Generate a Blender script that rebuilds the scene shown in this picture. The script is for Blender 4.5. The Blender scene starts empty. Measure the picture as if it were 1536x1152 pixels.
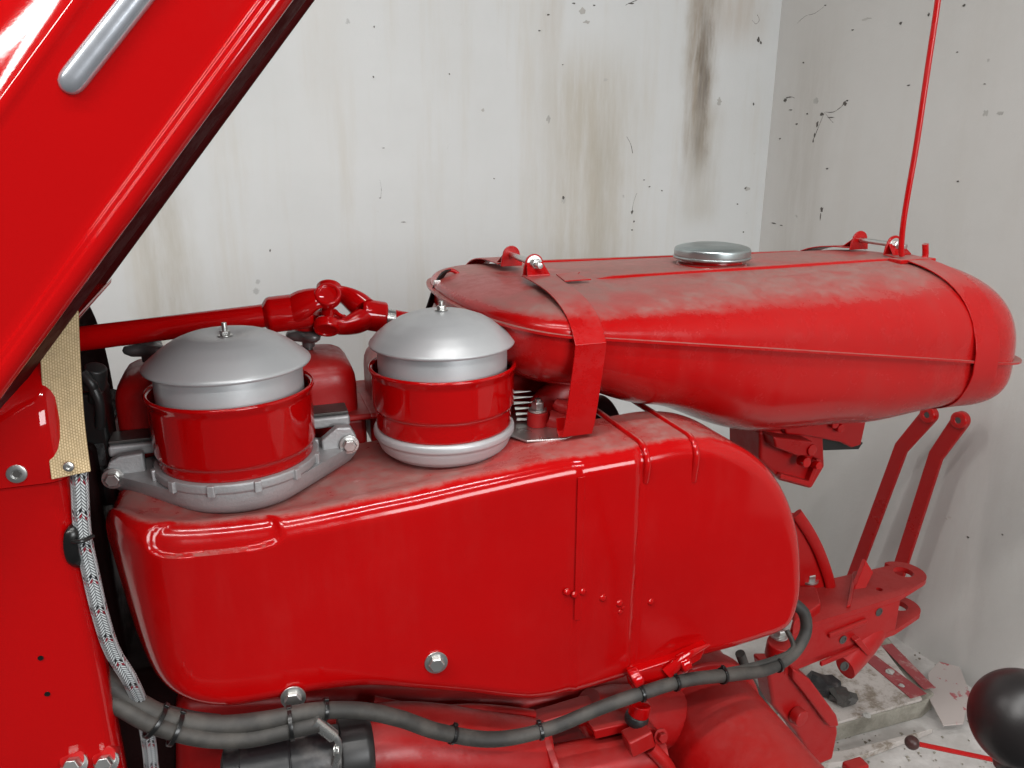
import bpy, bmesh, math, random
from mathutils import Vector, Matrix, noise
random.seed(7)
PI = math.pi
R = math.radians
S = bpy.context.scene
COL = S.collection

# ------------------------------------------------------------------ camera
F = 1154.0                       # focal length in pixels of a 1536 wide frame
PITCH = R(17.0); CAMZ = 1.5
cam = bpy.data.cameras.new('camera'); cam.sensor_fit = 'HORIZONTAL'; cam.sensor_width = 36
cam.lens = 36 * F / 1536; cam.clip_start = .02; cam.clip_end = 200
co = bpy.data.objects.new('camera', cam); COL.objects.link(co)
co.location = (0, 0, CAMZ); co.rotation_euler = (R(90) - PITCH, 0, 0)
S.camera = co

# ------------------------------------------------------------------ world, lamps, exposure
world = bpy.data.worlds.new('World'); S.world = world; world.use_nodes = True
bg = world.node_tree.nodes['Background']
bg.inputs[0].default_value = (.95, .97, 1.0, 1); bg.inputs[1].default_value = .10
def lamp(name, loc, size, size_y, power, target=None, rotz=0, color=(1, .985, .96)):
    l = bpy.data.lights.new(name, 'AREA'); l.shape = 'RECTANGLE'; l.size = size; l.size_y = size_y
    l.energy = power; l.color = color
    o = bpy.data.objects.new(name, l); COL.objects.link(o); o.location = loc
    if target is None: o.rotation_euler = (0, 0, rotz)
    else: o.rotation_euler = (Vector(target) - Vector(loc)).to_track_quat('-Z', 'Y').to_euler()
    return o
YAW = R(19.0)
lamp('ceiling_tube_lamp', (-.45, .05, 3.3), 2.4, .06, 48, rotz=YAW)
lamp('ceiling_tube_lamp', (.25, -1.05, 3.3), 2.4, .06, 54, rotz=YAW)
lamp('ceiling_tube_lamp', (-2.3, .9, 3.3), 2.4, .06, 36, rotz=YAW)
lamp('ceiling_tube_lamp', (-2.0, -1.1, 3.3), 2.4, .22, 62, rotz=YAW)
lamp('workshop_window', (2.7, -3.0, 2.3), 2.4, 1.5, 165, target=(-.1, 1.2, 1.1), color=(.97, .99, 1))
S.view_settings.view_transform = 'Standard'; S.view_settings.look = 'None'
S.view_settings.exposure = -.10; S.view_settings.gamma = 1

# ------------------------------------------------------------------ frames: tractor-local (u rearward, v away, w up)
O = Vector((-.357, .926, 0))
cp, sp, cy, sy = math.cos(PITCH), math.sin(PITCH), math.cos(YAW), math.sin(YAW)
def ray(px, py):
    a = (px - 768) / F; b = -(py - 576) / F
    return Vector((a, cp + b * sp, -sp + b * cp))
def loc(p):
    x, y, z = p[0] - O.x, p[1] - O.y, p[2]
    return Vector((x * cy + y * sy, -x * sy + y * cy, z))
CL = loc((0, 0, CAMZ))
def at(px, py, v=None, w=None, u=None):
    """point of the tractor seen at a picture position, on a plane of the tractor"""
    d = ray(px, py); dl = Vector((d.x * cy + d.y * sy, -d.x * sy + d.y * cy, d.z))
    if v is not None: t = (v - CL.y) / dl.y
    elif w is not None: t = (w - CL.z) / dl.z
    else: t = (u - CL.x) / dl.x
    return CL + dl * t
def floor_at(px, py, z=0):
    d = ray(px, py); t = (z - CAMZ) / d.z
    return Vector((d.x * t, d.y * t, z))

# ------------------------------------------------------------------ materials
class N:
    """small helper around a node tree"""
    def __init__(s, name):
        s.m = bpy.data.materials.new(name); s.m.use_nodes = True; s.t = s.m.node_tree
        s.b = s.t.nodes['Principled BSDF']; s.out = s.t.nodes['Material Output']
    def n(s, typ, **kw):
        x = s.t.nodes.new(typ)
        for k, v in kw.items(): setattr(x, k, v)
        return x
    def l(s, a, b): s.t.links.new(a, b)
    def val(s, sock, v):
        if isinstance(v, (int, float, tuple)): sock.default_value = v
        else: s.l(v, sock)
    def math(s, op, a, b=0, c=None, clamp=False):
        x = s.n('ShaderNodeMath', operation=op, use_clamp=clamp)
        s.val(x.inputs[0], a); s.val(x.inputs[1], b)
        if c is not None: s.val(x.inputs[2], c)
        return x.outputs[0]
    def ramp(s, x, lo, hi, a=0., b=1.):
        r = s.n('ShaderNodeMapRange', interpolation_type='SMOOTHSTEP')
        s.val(r.inputs[0], x); s.val(r.inputs[1], lo); s.val(r.inputs[2], hi); s.val(r.inputs[3], a); s.val(r.inputs[4], b)
        return r.outputs[0]
    def mix(s, f, a, b):
        x = s.n('ShaderNodeMix', data_type='RGBA'); s.val(x.inputs[0], f)
        s.val(x.inputs[6], a if not isinstance(a, tuple) else (*a[:3], 1)); s.val(x.inputs[7], b if not isinstance(b, tuple) else (*b[:3], 1))
        return x.outputs[2]
    def coord(s, kind='Object', scale=(1, 1, 1), offset=(0, 0, 0)):
        c = s.n('ShaderNodeTexCoord'); m = s.n('ShaderNodeMapping')
        m.inputs['Scale'].default_value = scale; m.inputs['Location'].default_value = tuple(o_ + getattr(s, 'sh', 0) for o_ in offset)
        s.l(c.outputs[kind], m.inputs[0]); return m.outputs[0]
    def noise(s, vec, scale, detail=3, rough=.55, dist=0):
        x = s.n('ShaderNodeTexNoise'); s.l(vec, x.inputs['Vector'])
        x.inputs['Scale'].default_value = scale; x.inputs['Detail'].default_value = detail
        x.inputs['Roughness'].default_value = rough; x.inputs['Distortion'].default_value = dist
        return x.outputs['Fac']
    def voro(s, vec, scale, feature='F1', out='Distance', rand=1):
        x = s.n('ShaderNodeTexVoronoi', feature=feature); s.l(vec, x.inputs['Vector']); x.inputs['Scale'].default_value = scale
        x.inputs['Randomness'].default_value = rand
        return x.outputs[out]
    def bump(s, h, strength=.2, dist=.002, normal=None):
        x = s.n('ShaderNodeBump'); x.inputs['Strength'].default_value = strength; x.inputs['Distance'].default_value = dist
        s.val(x.inputs['Height'], h)
        if normal is not None: s.l(normal, x.inputs['Normal'])
        return x.outputs[0]
    def set(s, **kw):
        for k, v in kw.items():
            k = {'color': 'Base Color', 'rough': 'Roughness', 'metal': 'Metallic', 'coat': 'Coat Weight', 'coat_rough': 'Coat Roughness',
                 'spec': 'Specular IOR Level', 'normal': 'Normal', 'sheen': 'Sheen Weight', 'coat_normal': 'Coat Normal'}[k]
            s.val(s.b.inputs[k], (*v, 1) if isinstance(v, tuple) and len(v) == 3 else v)
        return s.m

RED = (.40, .0013, .0018)
def red_paint(name, dust=0., rough=.22, base=RED, lo=.55, hi=.95, coat=.6, spec=.22, dustcol=(.30, .225, .20), wipes=True, nz=.3, thin=0., ripple=.12):
    k = N(name); c = k.coord()
    big = k.noise(c, 3.2, 3); fine = k.noise(c, 60, 4); mid = k.noise(c, 30, 6, .72)
    col = k.mix(k.ramp(big, .3, .7, 0, .35), base, (base[0] * .86, base[1] * 1.2, base[2] * 1.2))
    # paint relief: long waves of pressed sheet, orange peel
    h = k.math('ADD', k.math('MULTIPLY', k.noise(c, 7, 2), 1.0), k.math('MULTIPLY', k.noise(c, 300, 1), .012))
    nrm = k.bump(h, ripple, .02)
    rg = k.math('MULTIPLY', k.ramp(big, .3, .8, rough * .75, rough * 1.4), k.ramp(mid, .4, .75, .85, 1.5))
    if dust > 0:
        g = k.n('ShaderNodeNewGeometry'); sx = k.n('ShaderNodeSeparateXYZ'); k.l(g.outputs['Normal'], sx.inputs[0])
        up = k.math('ADD', sx.outputs[2], k.math('MULTIPLY', k.math('SUBTRACT', mid, .5), nz))
        m = k.ramp(up, lo, hi)
        wipe = k.ramp(k.noise(k.coord(scale=(1, 1, .6), offset=(3.1, .7, 0)), 6.5, 2, .5, .6), .34, .52, .45, 1)      # patches where a hand has wiped it off
        if not wipes: wipe = 1.0
        m = k.math('MULTIPLY', k.math('MULTIPLY', m, wipe), k.ramp(fine, .15, .75, .75, 1))
        m = k.math('MULTIPLY', m, dust)
        runs = k.ramp(k.noise(k.coord(scale=(1, .16, .16), offset=(.7, .2, .1)), 26, 4, .65), .45, .72)          # faint runs and wipe marks down the sheet
        film = k.math('MULTIPLY', k.ramp(k.noise(c, 5, 5, .7), .3, .75), thin)
        film = k.math('MULTIPLY', film, k.math('ADD', .5, k.math('MULTIPLY', runs, 1.6)))
        film = k.math('ADD', film, k.math('MULTIPLY', k.ramp(k.noise(c, 420, 2, .6), .70, .78), thin * 4))      # single specks of dust
        m = k.math('MAXIMUM', m, film)
        col = k.mix(m, col, dustcol)
        rg = k.math('ADD', rg, k.math('MULTIPLY', m, .6), clamp=True)
        k.set(coat=k.math('MULTIPLY', k.math('SUBTRACT', 1, m, clamp=True), coat))
    else:
        k.set(coat=coat)
    return k.set(color=col, rough=rg, normal=nrm, coat_rough=.04, spec=spec, coat_normal=nrm)

M = {}
M['red'] = red_paint('red_gloss_paint', rough=.055, coat=0, spec=.5, ripple=.05)
M['red_tank'] = red_paint('red_paint_dusty_tank', dust=.78, lo=.80, hi=1.04, nz=.22, dustcol=(.27, .21, .185), rough=.22, coat=.1, spec=.34, thin=.03)
M['red_cowl'] = red_paint('red_paint_dusty_cowl', dust=.72, lo=.84, hi=1.06, rough=.12, coat=0, spec=.42, ripple=.08, thin=.012)
M['red_cast'] = red_paint('red_paint_on_casting', base=(.35, .0016, .002), dust=.24, lo=.45, hi=1.15, rough=.38, coat=0, spec=.35, ripple=.3, thin=.05, dustcol=(.14, .085, .075), wipes=False)
M['red_strap'] = red_paint('red_paint_strap', dust=.7, lo=.75, hi=1.05, rough=.30, coat=0, spec=.4)
M['red_inside'] = red_paint('inner_red_with_shade', rough=.6, base=(.05, .002, .002), coat=0, spec=.08)  # red darkened: shade under the raised bonnet put into the colour
M['red_dark'] = red_paint('shade_black_red', rough=.7, base=(.009, .0016, .0015), coat=0, spec=.1)  # near-black red: shade behind the side panel put into the colour

def metal(name, col, rough, metallic=1., bump=.1, scale=180, dirt=.2):
    k = N(name); c = k.coord(); n1 = k.noise(c, scale, 3); n2 = k.noise(c, 18, 4, .6)
    cc = k.mix(k.ramp(n2, .35, .75, 0, dirt), col, tuple(x * .45 for x in col))
    return k.set(color=cc, metal=metallic, rough=k.ramp(n2, .3, .7, rough * .85, rough * 1.25), normal=k.bump(n1, bump, .001))
M['silver'] = metal('silver_paint', (.50, .51, .52), .38, .35, .08, 420, .1)
M['cast_al'] = metal('cast_aluminium', (.40, .40, .405), .46, .4, .5, 260, .35)
M['zinc'] = metal('zinc_plated_steel', (.62, .62, .60), .28, .95, .05, 120, .25)
M['galv'] = metal('galvanised_cap', (.42, .47, .47), .33, .9, .06, 60, .25)
M['chrome'] = metal('polished_trim', (.66, .68, .72), .14, 1., .02, 40, .1)
M['trim'] = metal('polished_trim_strip', (.60, .63, .68), .22, .75, .02, 60, .05)
M['grey_knob'] = metal('grey_painted_knob', (.13, .12, .12), .36, .4, .1, 90, .3)
M['steel_dark'] = metal('dark_steel', (.10, .095, .09), .45, .6, .2, 120, .4)
k = N('black_rubber'); M['rubber'] = k.set(color=k.mix(k.noise(k.coord(), 12), (.010, .010, .011), (.022, .021, .02)), rough=.42)
k = N('black_plastic'); M['black'] = k.set(color=(.006, .006, .006), rough=.3)
k = N('knob_plastic'); M['knob'] = k.set(color=(.012, .010, .010), rough=.38, normal=k.bump(k.noise(k.coord(), 160, 3), .15, .001))
k = N('brown_knob'); M['brown'] = k.set(color=(.05, .016, .014), rough=.4)
k = N('conduit_sheath'); c = k.coord()
M['conduit'] = k.set(color=k.mix(k.ramp(k.noise(c, 22, 4), .35, .7), (.024, .0225, .0205), (.062, .056, .049)), rough=.62, normal=k.bump(k.noise(c, 240, 2), .2, .001))
k = N('coil_sheath'); c = k.coord()
M['coil'] = k.set(color=k.mix(k.ramp(k.noise(c, 26, 4), .45, .72), (.016, .016, .018), (.11, .10, .095)), rough=.4, normal=k.bump(k.noise(c, 120, 3), .3, .001))

# woven webbing: small rows of stitches in metres (UV holds length and width)
k = N('beige_webbing'); c = k.coord('UV')
br = k.n('ShaderNodeTexBrick', offset=.5); k.l(c, br.inputs['Vector'])
br.inputs['Color1'].default_value = (.66, .51, .31, 1); br.inputs['Color2'].default_value = (.58, .44, .26, 1); br.inputs['Mortar'].default_value = (.44, .32, .17, 1)
br.inputs['Scale'].default_value = 1; br.inputs['Brick Width'].default_value = .0030; br.inputs['Row Height'].default_value = .0022; br.inputs['Mortar Size'].default_value = .0004; br.inputs['Mortar Smooth'].default_value = .6
M['webbing'] = k.set(color=k.mix(k.ramp(k.noise(c, 60, 3), .4, .8, 0, .4), br.outputs['Color'], (.34, .26, .16)), rough=.9, spec=.1, normal=k.bump(k.math('SUBTRACT', 1, br.outputs['Fac']), .8, .0012))

# braided sleeve: herringbone of light strands with dark and red tracers
k = N('braided_sleeve'); c = k.coord('UV'); sx = k.n('ShaderNodeSeparateXYZ'); k.l(c, sx.inputs[0])
U, V = sx.outputs[0], sx.outputs[1]
zig = k.math('PINGPONG', V, .0052)
ph = k.math('FRACT', k.math('MULTIPLY', k.math('ADD', U, k.math('MULTIPLY', zig, 1.1)), 290))
strand = k.math('MULTIPLY', k.ramp(ph, 0, .35), k.ramp(ph, .65, 1, 1, 0))
vs = k.math('PINGPONG', V, .0026)
strand = k.math('MULTIPLY', strand, k.ramp(vs, 0, .0009, .35, 1))
col = k.mix(strand, (.05, .055, .06), (.56, .59, .60))
tr = k.math('FRACT', k.math('MULTIPLY', k.math('ADD', U, k.math('MULTIPLY', zig, 1.1)), 1 / .036))
gate = k.math('GREATER_THAN', k.math('SINE', k.math('MULTIPLY', V, 1208)), -.1)
blk = k.math('MULTIPLY', k.math('LESS_THAN', k.math('ABSOLUTE', k.math('SUBTRACT', tr, .3)), .055), gate)
rd = k.math('MULTIPLY', k.math('LESS_THAN', k.math('ABSOLUTE', k.math('SUBTRACT', tr, .45)), .05), gate)
col = k.mix(rd, k.mix(blk, col, (.01, .01, .012)), (.22, .008, .02))
M['braid'] = k.set(color=col, rough=.45, normal=k.bump(strand, .9, .001))

# whitewashed wall, object space in metres: x along the wall, z up. Streaks, damp stains, chips.
def wall_mat(name, base, stains, chips, warm, streak=.5, sh=0):
    k = N(name); k.sh = sh; tc = k.n('ShaderNodeTexCoord'); sx = k.n('ShaderNodeSeparateXYZ'); k.l(tc.outputs['Object'], sx.inputs[0])
    X, Z = sx.outputs[0], sx.outputs[2]
    c = k.coord()
    cs = k.coord(scale=(1, 1, .09))
    wob = k.math('MULTIPLY', k.math('SUBTRACT', k.noise(k.coord(scale=(1, 1, .5)), 5, 4), .5), .10)
    wobf = k.math('MULTIPLY', k.math('SUBTRACT', k.noise(k.coord(scale=(1, 1, .35)), 22, 5, .65), .5), .06)
    Xw = k.math('ADD', X, k.math('ADD', wob, wobf))
    cloud = k.noise(c, 2.2, 5, .6)
    st = k.noise(cs, 9, 5, .65)
    col = k.mix(k.ramp(cloud, .3, .72, 0, .5), base, tuple(x * y for x, y in zip(base, (.90, .895, .88))))
    col = k.mix(k.ramp(st, .48, .75, 0, streak), col, warm)
    for (x0, hw, z0, z1, fz, amt, cc) in stains:
        m = k.ramp(k.math('ABSOLUTE', k.math('SUBTRACT', Xw, x0)), hw * .15, hw, 1, 0)
        m = k.math('MULTIPLY', m, k.math('MULTIPLY', k.ramp(Z, z0 - fz, z0 + fz), k.ramp(Z, z1 - fz, z1 + fz, 1, 0)))
        m = k.math('MULTIPLY', m, k.ramp(k.noise(k.coord(scale=(1, 1, .12), offset=(x0, 0, 0)), 24, 5, .7), .28, .66, .35, 1))
        col = k.mix(k.math('MULTIPLY', m, amt), col, cc)
    # pock marks and chips: clusters only
    n3 = k.noise(c, 55, 4, .75)
    vt = k.n('ShaderNodeTexVoronoi'); k.l(k.coord(scale=(1, 1, .8)), vt.inputs['Vector']); vt.inputs['Scale'].default_value = 10
    sc = k.n('ShaderNodeSeparateColor'); k.l(vt.outputs['Color'], sc.inputs[0])
    size = k.math('MULTIPLY', k.ramp(sc.outputs[0], .45, 1.0), k.ramp(k.noise(k.coord(offset=(7.3, 0, 1.7)), 2.3, 2), .42, .62, .25, 1))
    spot = k.math('SUBTRACT', k.math('MULTIPLY', size, .13), k.math('ADD', vt.outputs['Distance'], k.math('MULTIPLY', k.math('SUBTRACT', n3, .5), .22)))
    spot = k.ramp(spot, -.012, .022)
    ln = k.math('ABSOLUTE', k.math('SUBTRACT', k.noise(k.coord(scale=(1, 1, .6), offset=(2, 0, 5)), 9, 4, .7), .5))
    crack = k.math('MULTIPLY', k.ramp(ln, .002, .012, .8, 0), k.ramp(k.noise(k.coord(offset=(4, 4, 4)), 5.2, 3, .7), .66, .73))
    mk = k.math('MULTIPLY', k.math('MAXIMUM', spot, crack), chips, clamp=True)
    col = k.mix(mk, col, (.055, .05, .045))
    h = k.noise(c, 30, 4, .72)
    return k.set(color=col, rough=.88, spec=.15, normal=k.bump(h, .25, .004))

k = N('concrete_floor'); c = k.coord()
M['floor'] = k.set(color=k.mix(k.ramp(k.noise(c, 7, 6, .7), .35, .7), (.44, .42, .40), (.62, .60, .58)), rough=.7, normal=k.bump(k.noise(c, 60, 5), .3, .004))
k = N('rough_concrete'); c = k.coord()
M['concrete'] = k.set(color=k.mix(k.ramp(k.noise(c, 16, 6, .75), .3, .7), (.20, .185, .15), (.34, .32, .27)), rough=.9, normal=k.bump(k.noise(c, 70, 5), .6, .006))
k = N('scuffed_white_paint'); c = k.coord()
M['scuffed'] = k.set(color=k.mix(k.ramp(k.noise(c, 19, 6, .75), .44, .66), (.50, .46, .43), (.22, .18, .14)), rough=.75, normal=k.bump(k.noise(c, 80, 4), .4, .003))
k = N('faded_red_paint'); c = k.coord()
M['faded_red'] = k.set(color=k.mix(k.ramp(k.noise(c, 34, 6, .75), .5, .7), (.30, .055, .06), (.40, .25, .23)), rough=.75)
k = N('spotted_paper'); c = k.coord()
M['paper'] = k.set(color=k.mix(k.ramp(k.noise(c, 26, 3, .6), .58, .64), (.42, .37, .35), (.36, .10, .11)), rough=.85)

# ------------------------------------------------------------------ mesh helpers
def obj(name, V, Fc, mat, parent=None, sharp=32, uv=None, bevel=0, seg=2, weld=0):
    me = bpy.data.meshes.new(name); me.from_pydata([tuple(x) for x in V], [], Fc); me.update()
    me.materials.append(mat if not isinstance(mat, str) else M[mat])
    if uv is not None:
        L = me.uv_layers.new(name='UVMap')
        for lp in me.loops: L.data[lp.index].uv = uv[lp.vertex_index]
    bm = bmesh.new(); bm.from_mesh(me)
    if weld: bmesh.ops.remove_doubles(bm, verts=bm.verts, dist=weld)
    bmesh.ops.recalc_face_normals(bm, faces=bm.faces); bm.to_mesh(me); bm.free()
    me.shade_smooth(); me.set_sharp_from_angle(angle=R(sharp))
    o = bpy.data.objects.new(name, me); COL.objects.link(o)
    if parent is not None: o.parent = parent
    if bevel:
        b = o.modifiers.new('bevel', 'BEVEL'); b.width = bevel; b.segments = seg; b.limit_method = 'ANGLE'; b.angle_limit = R(35); b.harden_normals = True
    return o
def frame(d):
    return Vector(d).normalized().to_track_quat('Z', 'Y').to_matrix()
def lathe_vf(prof, c, axis=(0, 0, 1), n=64, caps=True):
    m = frame(axis) if tuple(axis) != (0, 0, 1) else Matrix.Identity(3)
    V = []; Fc = []; c = Vector(c)
    for r, z in prof:
        for i in range(n):
            a = 2 * PI * i / n; V.append(c + m @ Vector((r * math.cos(a), r * math.sin(a), z)))
    for j in range(len(prof) - 1):
        for i in range(n):
            k2 = (i + 1) % n
            Fc.append((j * n + i, j * n + k2, (j + 1) * n + k2, (j + 1) * n + i))
    if caps:
        if prof[0][0] > 1e-5: Fc.append(tuple(reversed(range(n))))
        if prof[-1][0] > 1e-5: Fc.append(tuple(range((len(prof) - 1) * n, len(prof) * n)))
    return V, Fc
def lathe(name, prof, c, mat, parent=None, axis=(0, 0, 1), n=64, caps=True, sharp=32, **k):
    V, Fc = lathe_vf(prof, c, axis, n, caps)
    return obj(name, V, Fc, mat, parent, sharp, **k)
def round_prof(prof, r=.002, seg=3):
    """softens the corners of a lathe profile"""
    out = [prof[0]]
    for i in range(1, len(prof) - 1):
        a, b, c = Vector(prof[i - 1]), Vector(prof[i]), Vector(prof[i + 1])
        d1 = (a - b); d2 = (c - b); q = min(r, d1.length * .45, d2.length * .45)
        if q < 1e-6: out.append(prof[i]); continue
        p1 = b + d1.normalized() * q; p2 = b + d2.normalized() * q
        for s in range(seg + 1):
            t = s / seg; p = p1 * (1 - t) ** 2 + b * 2 * t * (1 - t) + p2 * t * t; out.append((p.x, p.y))
    out.append(prof[-1]); return out
def smooth(P, n=8):
    P = [Vector(p) for p in P]; out = []
    for i in range(len(P) - 1):
        a, b, c, d = P[max(i - 1, 0)], P[i], P[i + 1], P[min(i + 2, len(P) - 1)]
        for s in range(n):
            t = s / n
            out.append(.5 * ((2 * b) + (c - a) * t + (2 * a - 5 * b + 4 * c - d) * t * t + (3 * b - a - 3 * c + d) * t ** 3))
    out.append(P[-1]); return out
def tube_vf(P, r, n=14, flat=None, cap=True):
    """r: number or list; flat=(direction, factor) squashes the section along a direction"""
    P = [Vector(p) for p in P]; V = []; Fc = []; UV = []; s = 0; m = len(P)
    rr = r if isinstance(r, (list, tuple)) else [r] * m
    t0 = (P[1] - P[0]).normalized(); x = t0.orthogonal().normalized()
    for i in range(m):
        t = (P[min(i + 1, m - 1)] - P[max(i - 1, 0)]).normalized()
        x = (x - t * x.dot(t)).normalized(); y = t.cross(x)
        if i: s += (P[i] - P[i - 1]).length
        for j in range(n):
            a = 2 * PI * j / n; d = (x * math.cos(a) + y * math.sin(a)) * rr[i]
            if flat: f = Vector(flat[0]).normalized(); d -= f * d.dot(f) * (1 - flat[1])
            V.append(P[i] + d); UV.append((s, j / n * 2 * PI * rr[i]))
    for i in range(m - 1):
        for j in range(n):
            k2 = (j + 1) % n; Fc.append((i * n + j, i * n + k2, (i + 1) * n + k2, (i + 1) * n + j))
    if cap: Fc.append(tuple(reversed(range(n)))); Fc.append(tuple(range((m - 1) * n, m * n)))
    return V, Fc, UV
def tube(name, P, r, mat, parent=None, n=14, sm=8, flat=None, sharp=40):
    if sm and isinstance(r, (list, tuple)):
        r = [v[0] for v in smooth([Vector((q, 0, 0)) for q in r], sm)]
    P = smooth(P, sm) if sm else P
    V, Fc, UV = tube_vf(P, r, n, flat)
    return obj(name, V, Fc, mat, parent, sharp, uv=UV)
def box(name, c, s, mat, parent=None, rot=None, bevel=.002, seg=2):
    c = Vector(c); m = rot if rot is not None else Matrix.Identity(3); h = [x / 2 for x in s]
    V = [c + m @ Vector((a * h[0], b * h[1], d * h[2])) for a in (-1, 1) for b in (-1, 1) for d in (-1, 1)]
    Fc = [(0, 1, 3, 2), (4, 6, 7, 5), (0, 4, 5, 1), (2, 3, 7, 6), (0, 2, 6, 4), (1, 5, 7, 3)]
    return obj(name, V, Fc, mat, parent, bevel=bevel, seg=seg)
def prism(name, P, d, mat, parent=None, bevel=.002, seg=2, sharp=32):
    """polygon of 3-D points pushed along the vector d"""
    P = [Vector(p) for p in P]; n = len(P); d = Vector(d)
    V = P + [p + d for p in P]
    Fc = [tuple(range(n)), tuple(reversed(range(n, 2 * n)))] + [(i, i + n, (i + 1) % n + n, (i + 1) % n) for i in range(n)]
    return obj(name, V, Fc, mat, parent, bevel=bevel, seg=seg, sharp=sharp)
def ribbon(name, P, wd, width, th, mat, parent=None, bevel=.0006, uv=False):
    """flat strip along P, width along wd, thickness th (outwards = tangent x wd)"""
    P = [Vector(p) for p in P]; V = []; Fc = []; UV = []; m = len(P); s = 0
    for i in range(m):
        w_ = wd[i] if isinstance(wd, list) else Vector(wd)
        w_ = w_.normalized(); t = (P[min(i + 1, m - 1)] - P[max(i - 1, 0)]).normalized(); nn = t.cross(w_).normalized()
        if i: s += (P[i] - P[i - 1]).length
        for a, b in ((-1, 0), (1, 0), (1, 1), (-1, 1)):
            V.append(P[i] + w_ * a * width / 2 + nn * b * th); UV.append((s, (a + 1) * width / 2))
    for i in range(m - 1):
        for j in range(4):
            k2 = (j + 1) % 4; Fc.append((i * 4 + j, i * 4 + k2, (i + 1) * 4 + k2, (i + 1) * 4 + j))
    Fc += [(3, 2, 1, 0), tuple(range((m - 1) * 4, m * 4))]
    return obj(name, V, Fc, mat, parent, uv=UV if uv else None, bevel=bevel, seg=2)
def hexbolt(name, c, axis, r, h, parent, mat='zinc', washer=True, stud=0):
    """hex head of flat-to-flat radius about r, washer under it, stud in front"""
    prof = [(r * 1.06, 0), (r * 1.06, h * .82), (r * .93, h), (0, h)]
    V, Fc = lathe_vf(prof[:2] + [(r * .9, h)], c, axis, 6)
    if washer:
        V2, F2 = lathe_vf(round_prof([(0, -h * .32), (r * 1.5, -h * .32), (r * 1.5, -.0002), (0, -.0002)], .0006), c, axis, 28, caps=False)
        k0 = len(V); V += V2; Fc += [tuple(i + k0 for i in f) for f in F2]
    if stud:
        V2, F2 = lathe_vf(round_prof([(r * .55, 0), (r * .55, h + stud), (0, h + stud)], .001), c, axis, 18, caps=False)
        k0 = len(V); V += V2; Fc += [tuple(i + k0 for i in f) for f in F2]
    return obj(name, V, Fc, mat, parent, bevel=.0005)
def empty(name, loc_, rz=0):
    o = bpy.data.objects.new(name, None); COL.objects.link(o); o.location = loc_; o.rotation_euler = (0, 0, rz); o.empty_display_size = .1
    return o
def tag(o, label=None, cat=None, kind=None, group=None):
    if label: o['label'] = label
    if cat: o['category'] = cat
    if kind: o['kind'] = kind
    if group: o['group'] = group
    return o

# ------------------------------------------------------------------ setting: floor and two whitewashed walls
def plane_grid(name, o0, dx, dz, lx, lz, mat):
    me = obj(name, [(0, 0, 0), (lx, 0, 0), (lx, 0, lz), (0, 0, lz)], [(0, 1, 2, 3)], mat)
    return me
fl = obj('floor', [(-2.5, .7, 0), (3, .7, 0), (3, 4, 0), (-2.5, 4, 0)], [(0, 1, 2, 3)], 'floor'); tag(fl, kind='structure')
WD = Vector((.400, -.9165, 0)); WB = Vector((-.9165, -.400, 0))
CORNER = Vector((.911, 2.86, 0))
def wall_coord(px, py, d):
    """distance along a wall and height of a picture position"""
    nrm = Vector((d.y, -d.x, 0)); r_ = ray(px, py); c0 = Vector((0, 0, CAMZ))
    t = (CORNER - c0).dot(nrm) / r_.dot(nrm); p = c0 + r_ * t
    return (p - CORNER).dot(d), p.z
def wall(name, d, length, inward, mat):
    o = obj(name, [(0, 0, -.02), (length, 0, -.02), (length, 0, 3.6), (0, 0, 3.6), (0, .15, -.02), (length, .15, -.02), (length, .15, 3.6), (0, .15, 3.6)],
            [(0, 1, 2, 3), (7, 6, 5, 4), (0, 4, 5, 1), (3, 2, 6, 7), (0, 3, 7, 4), (1, 5, 6, 2)], mat)
    o.matrix_world = Matrix(((d.x, inward.x, 0, CORNER.x), (d.y, inward.y, 0, CORNER.y), (0, 0, 1, 0), (0, 0, 0, 1)))
    return tag(o, kind='structure')
def stain(px, py0, py1, hwpx, fz, amt, cc, d=WB):
    x0, z1 = wall_coord(px, py0, d); _, z0 = wall_coord(px, py1, d); x1, _ = wall_coord(px + hwpx, py0, d)
    return (x0, abs(x1 - x0), z0, z1, fz, amt, cc)
st_back = [stain(885, 90, 460, 110, .12, .75, (.42, .385, .32)), stain(905, 180, 460, 40, .1, .5, (.36, .33, .27)), stain(1072, -200, 250, 34, .12, .85, (.27, .215, .155)),
           stain(1062, 20, 240, 12, .1, .8, (.13, .105, .08)), stain(1060, 160, 330, 40, .05, .5, (.40, .37, .315)), stain(830, -100, 90, 25, .1, .4, (.42, .37, .30)),
           stain(1120, -100, 60, 60, .08, .55, (.40, .33, .26)), stain(225, 240, 560, 75, .12, .7, (.40, .37, .31)), stain(480, -100, 200, 60, .2, .25, (.5, .47, .42))]
wall('wall_back', WB, 5.0, Vector((-WD.x, -WD.y, 0)), wall_mat('whitewash_stained', (.585, .595, .59), st_back, .3, (.50, .47, .41), .55))
st_right = [stain(1225, 60, 500, 60, .2, .35, (.36, .33, .29), WD), stain(1480, 560, 980, 120, .2, .3, (.42, .37, .35), WD)]
wall('wall_right', WD, 3.4, Vector((-WB.x, -WB.y, 0)), wall_mat('whitewash_grey', (.565, .555, .535), st_right, .3, (.50, .475, .44), .25, sh=11.3))

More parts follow.
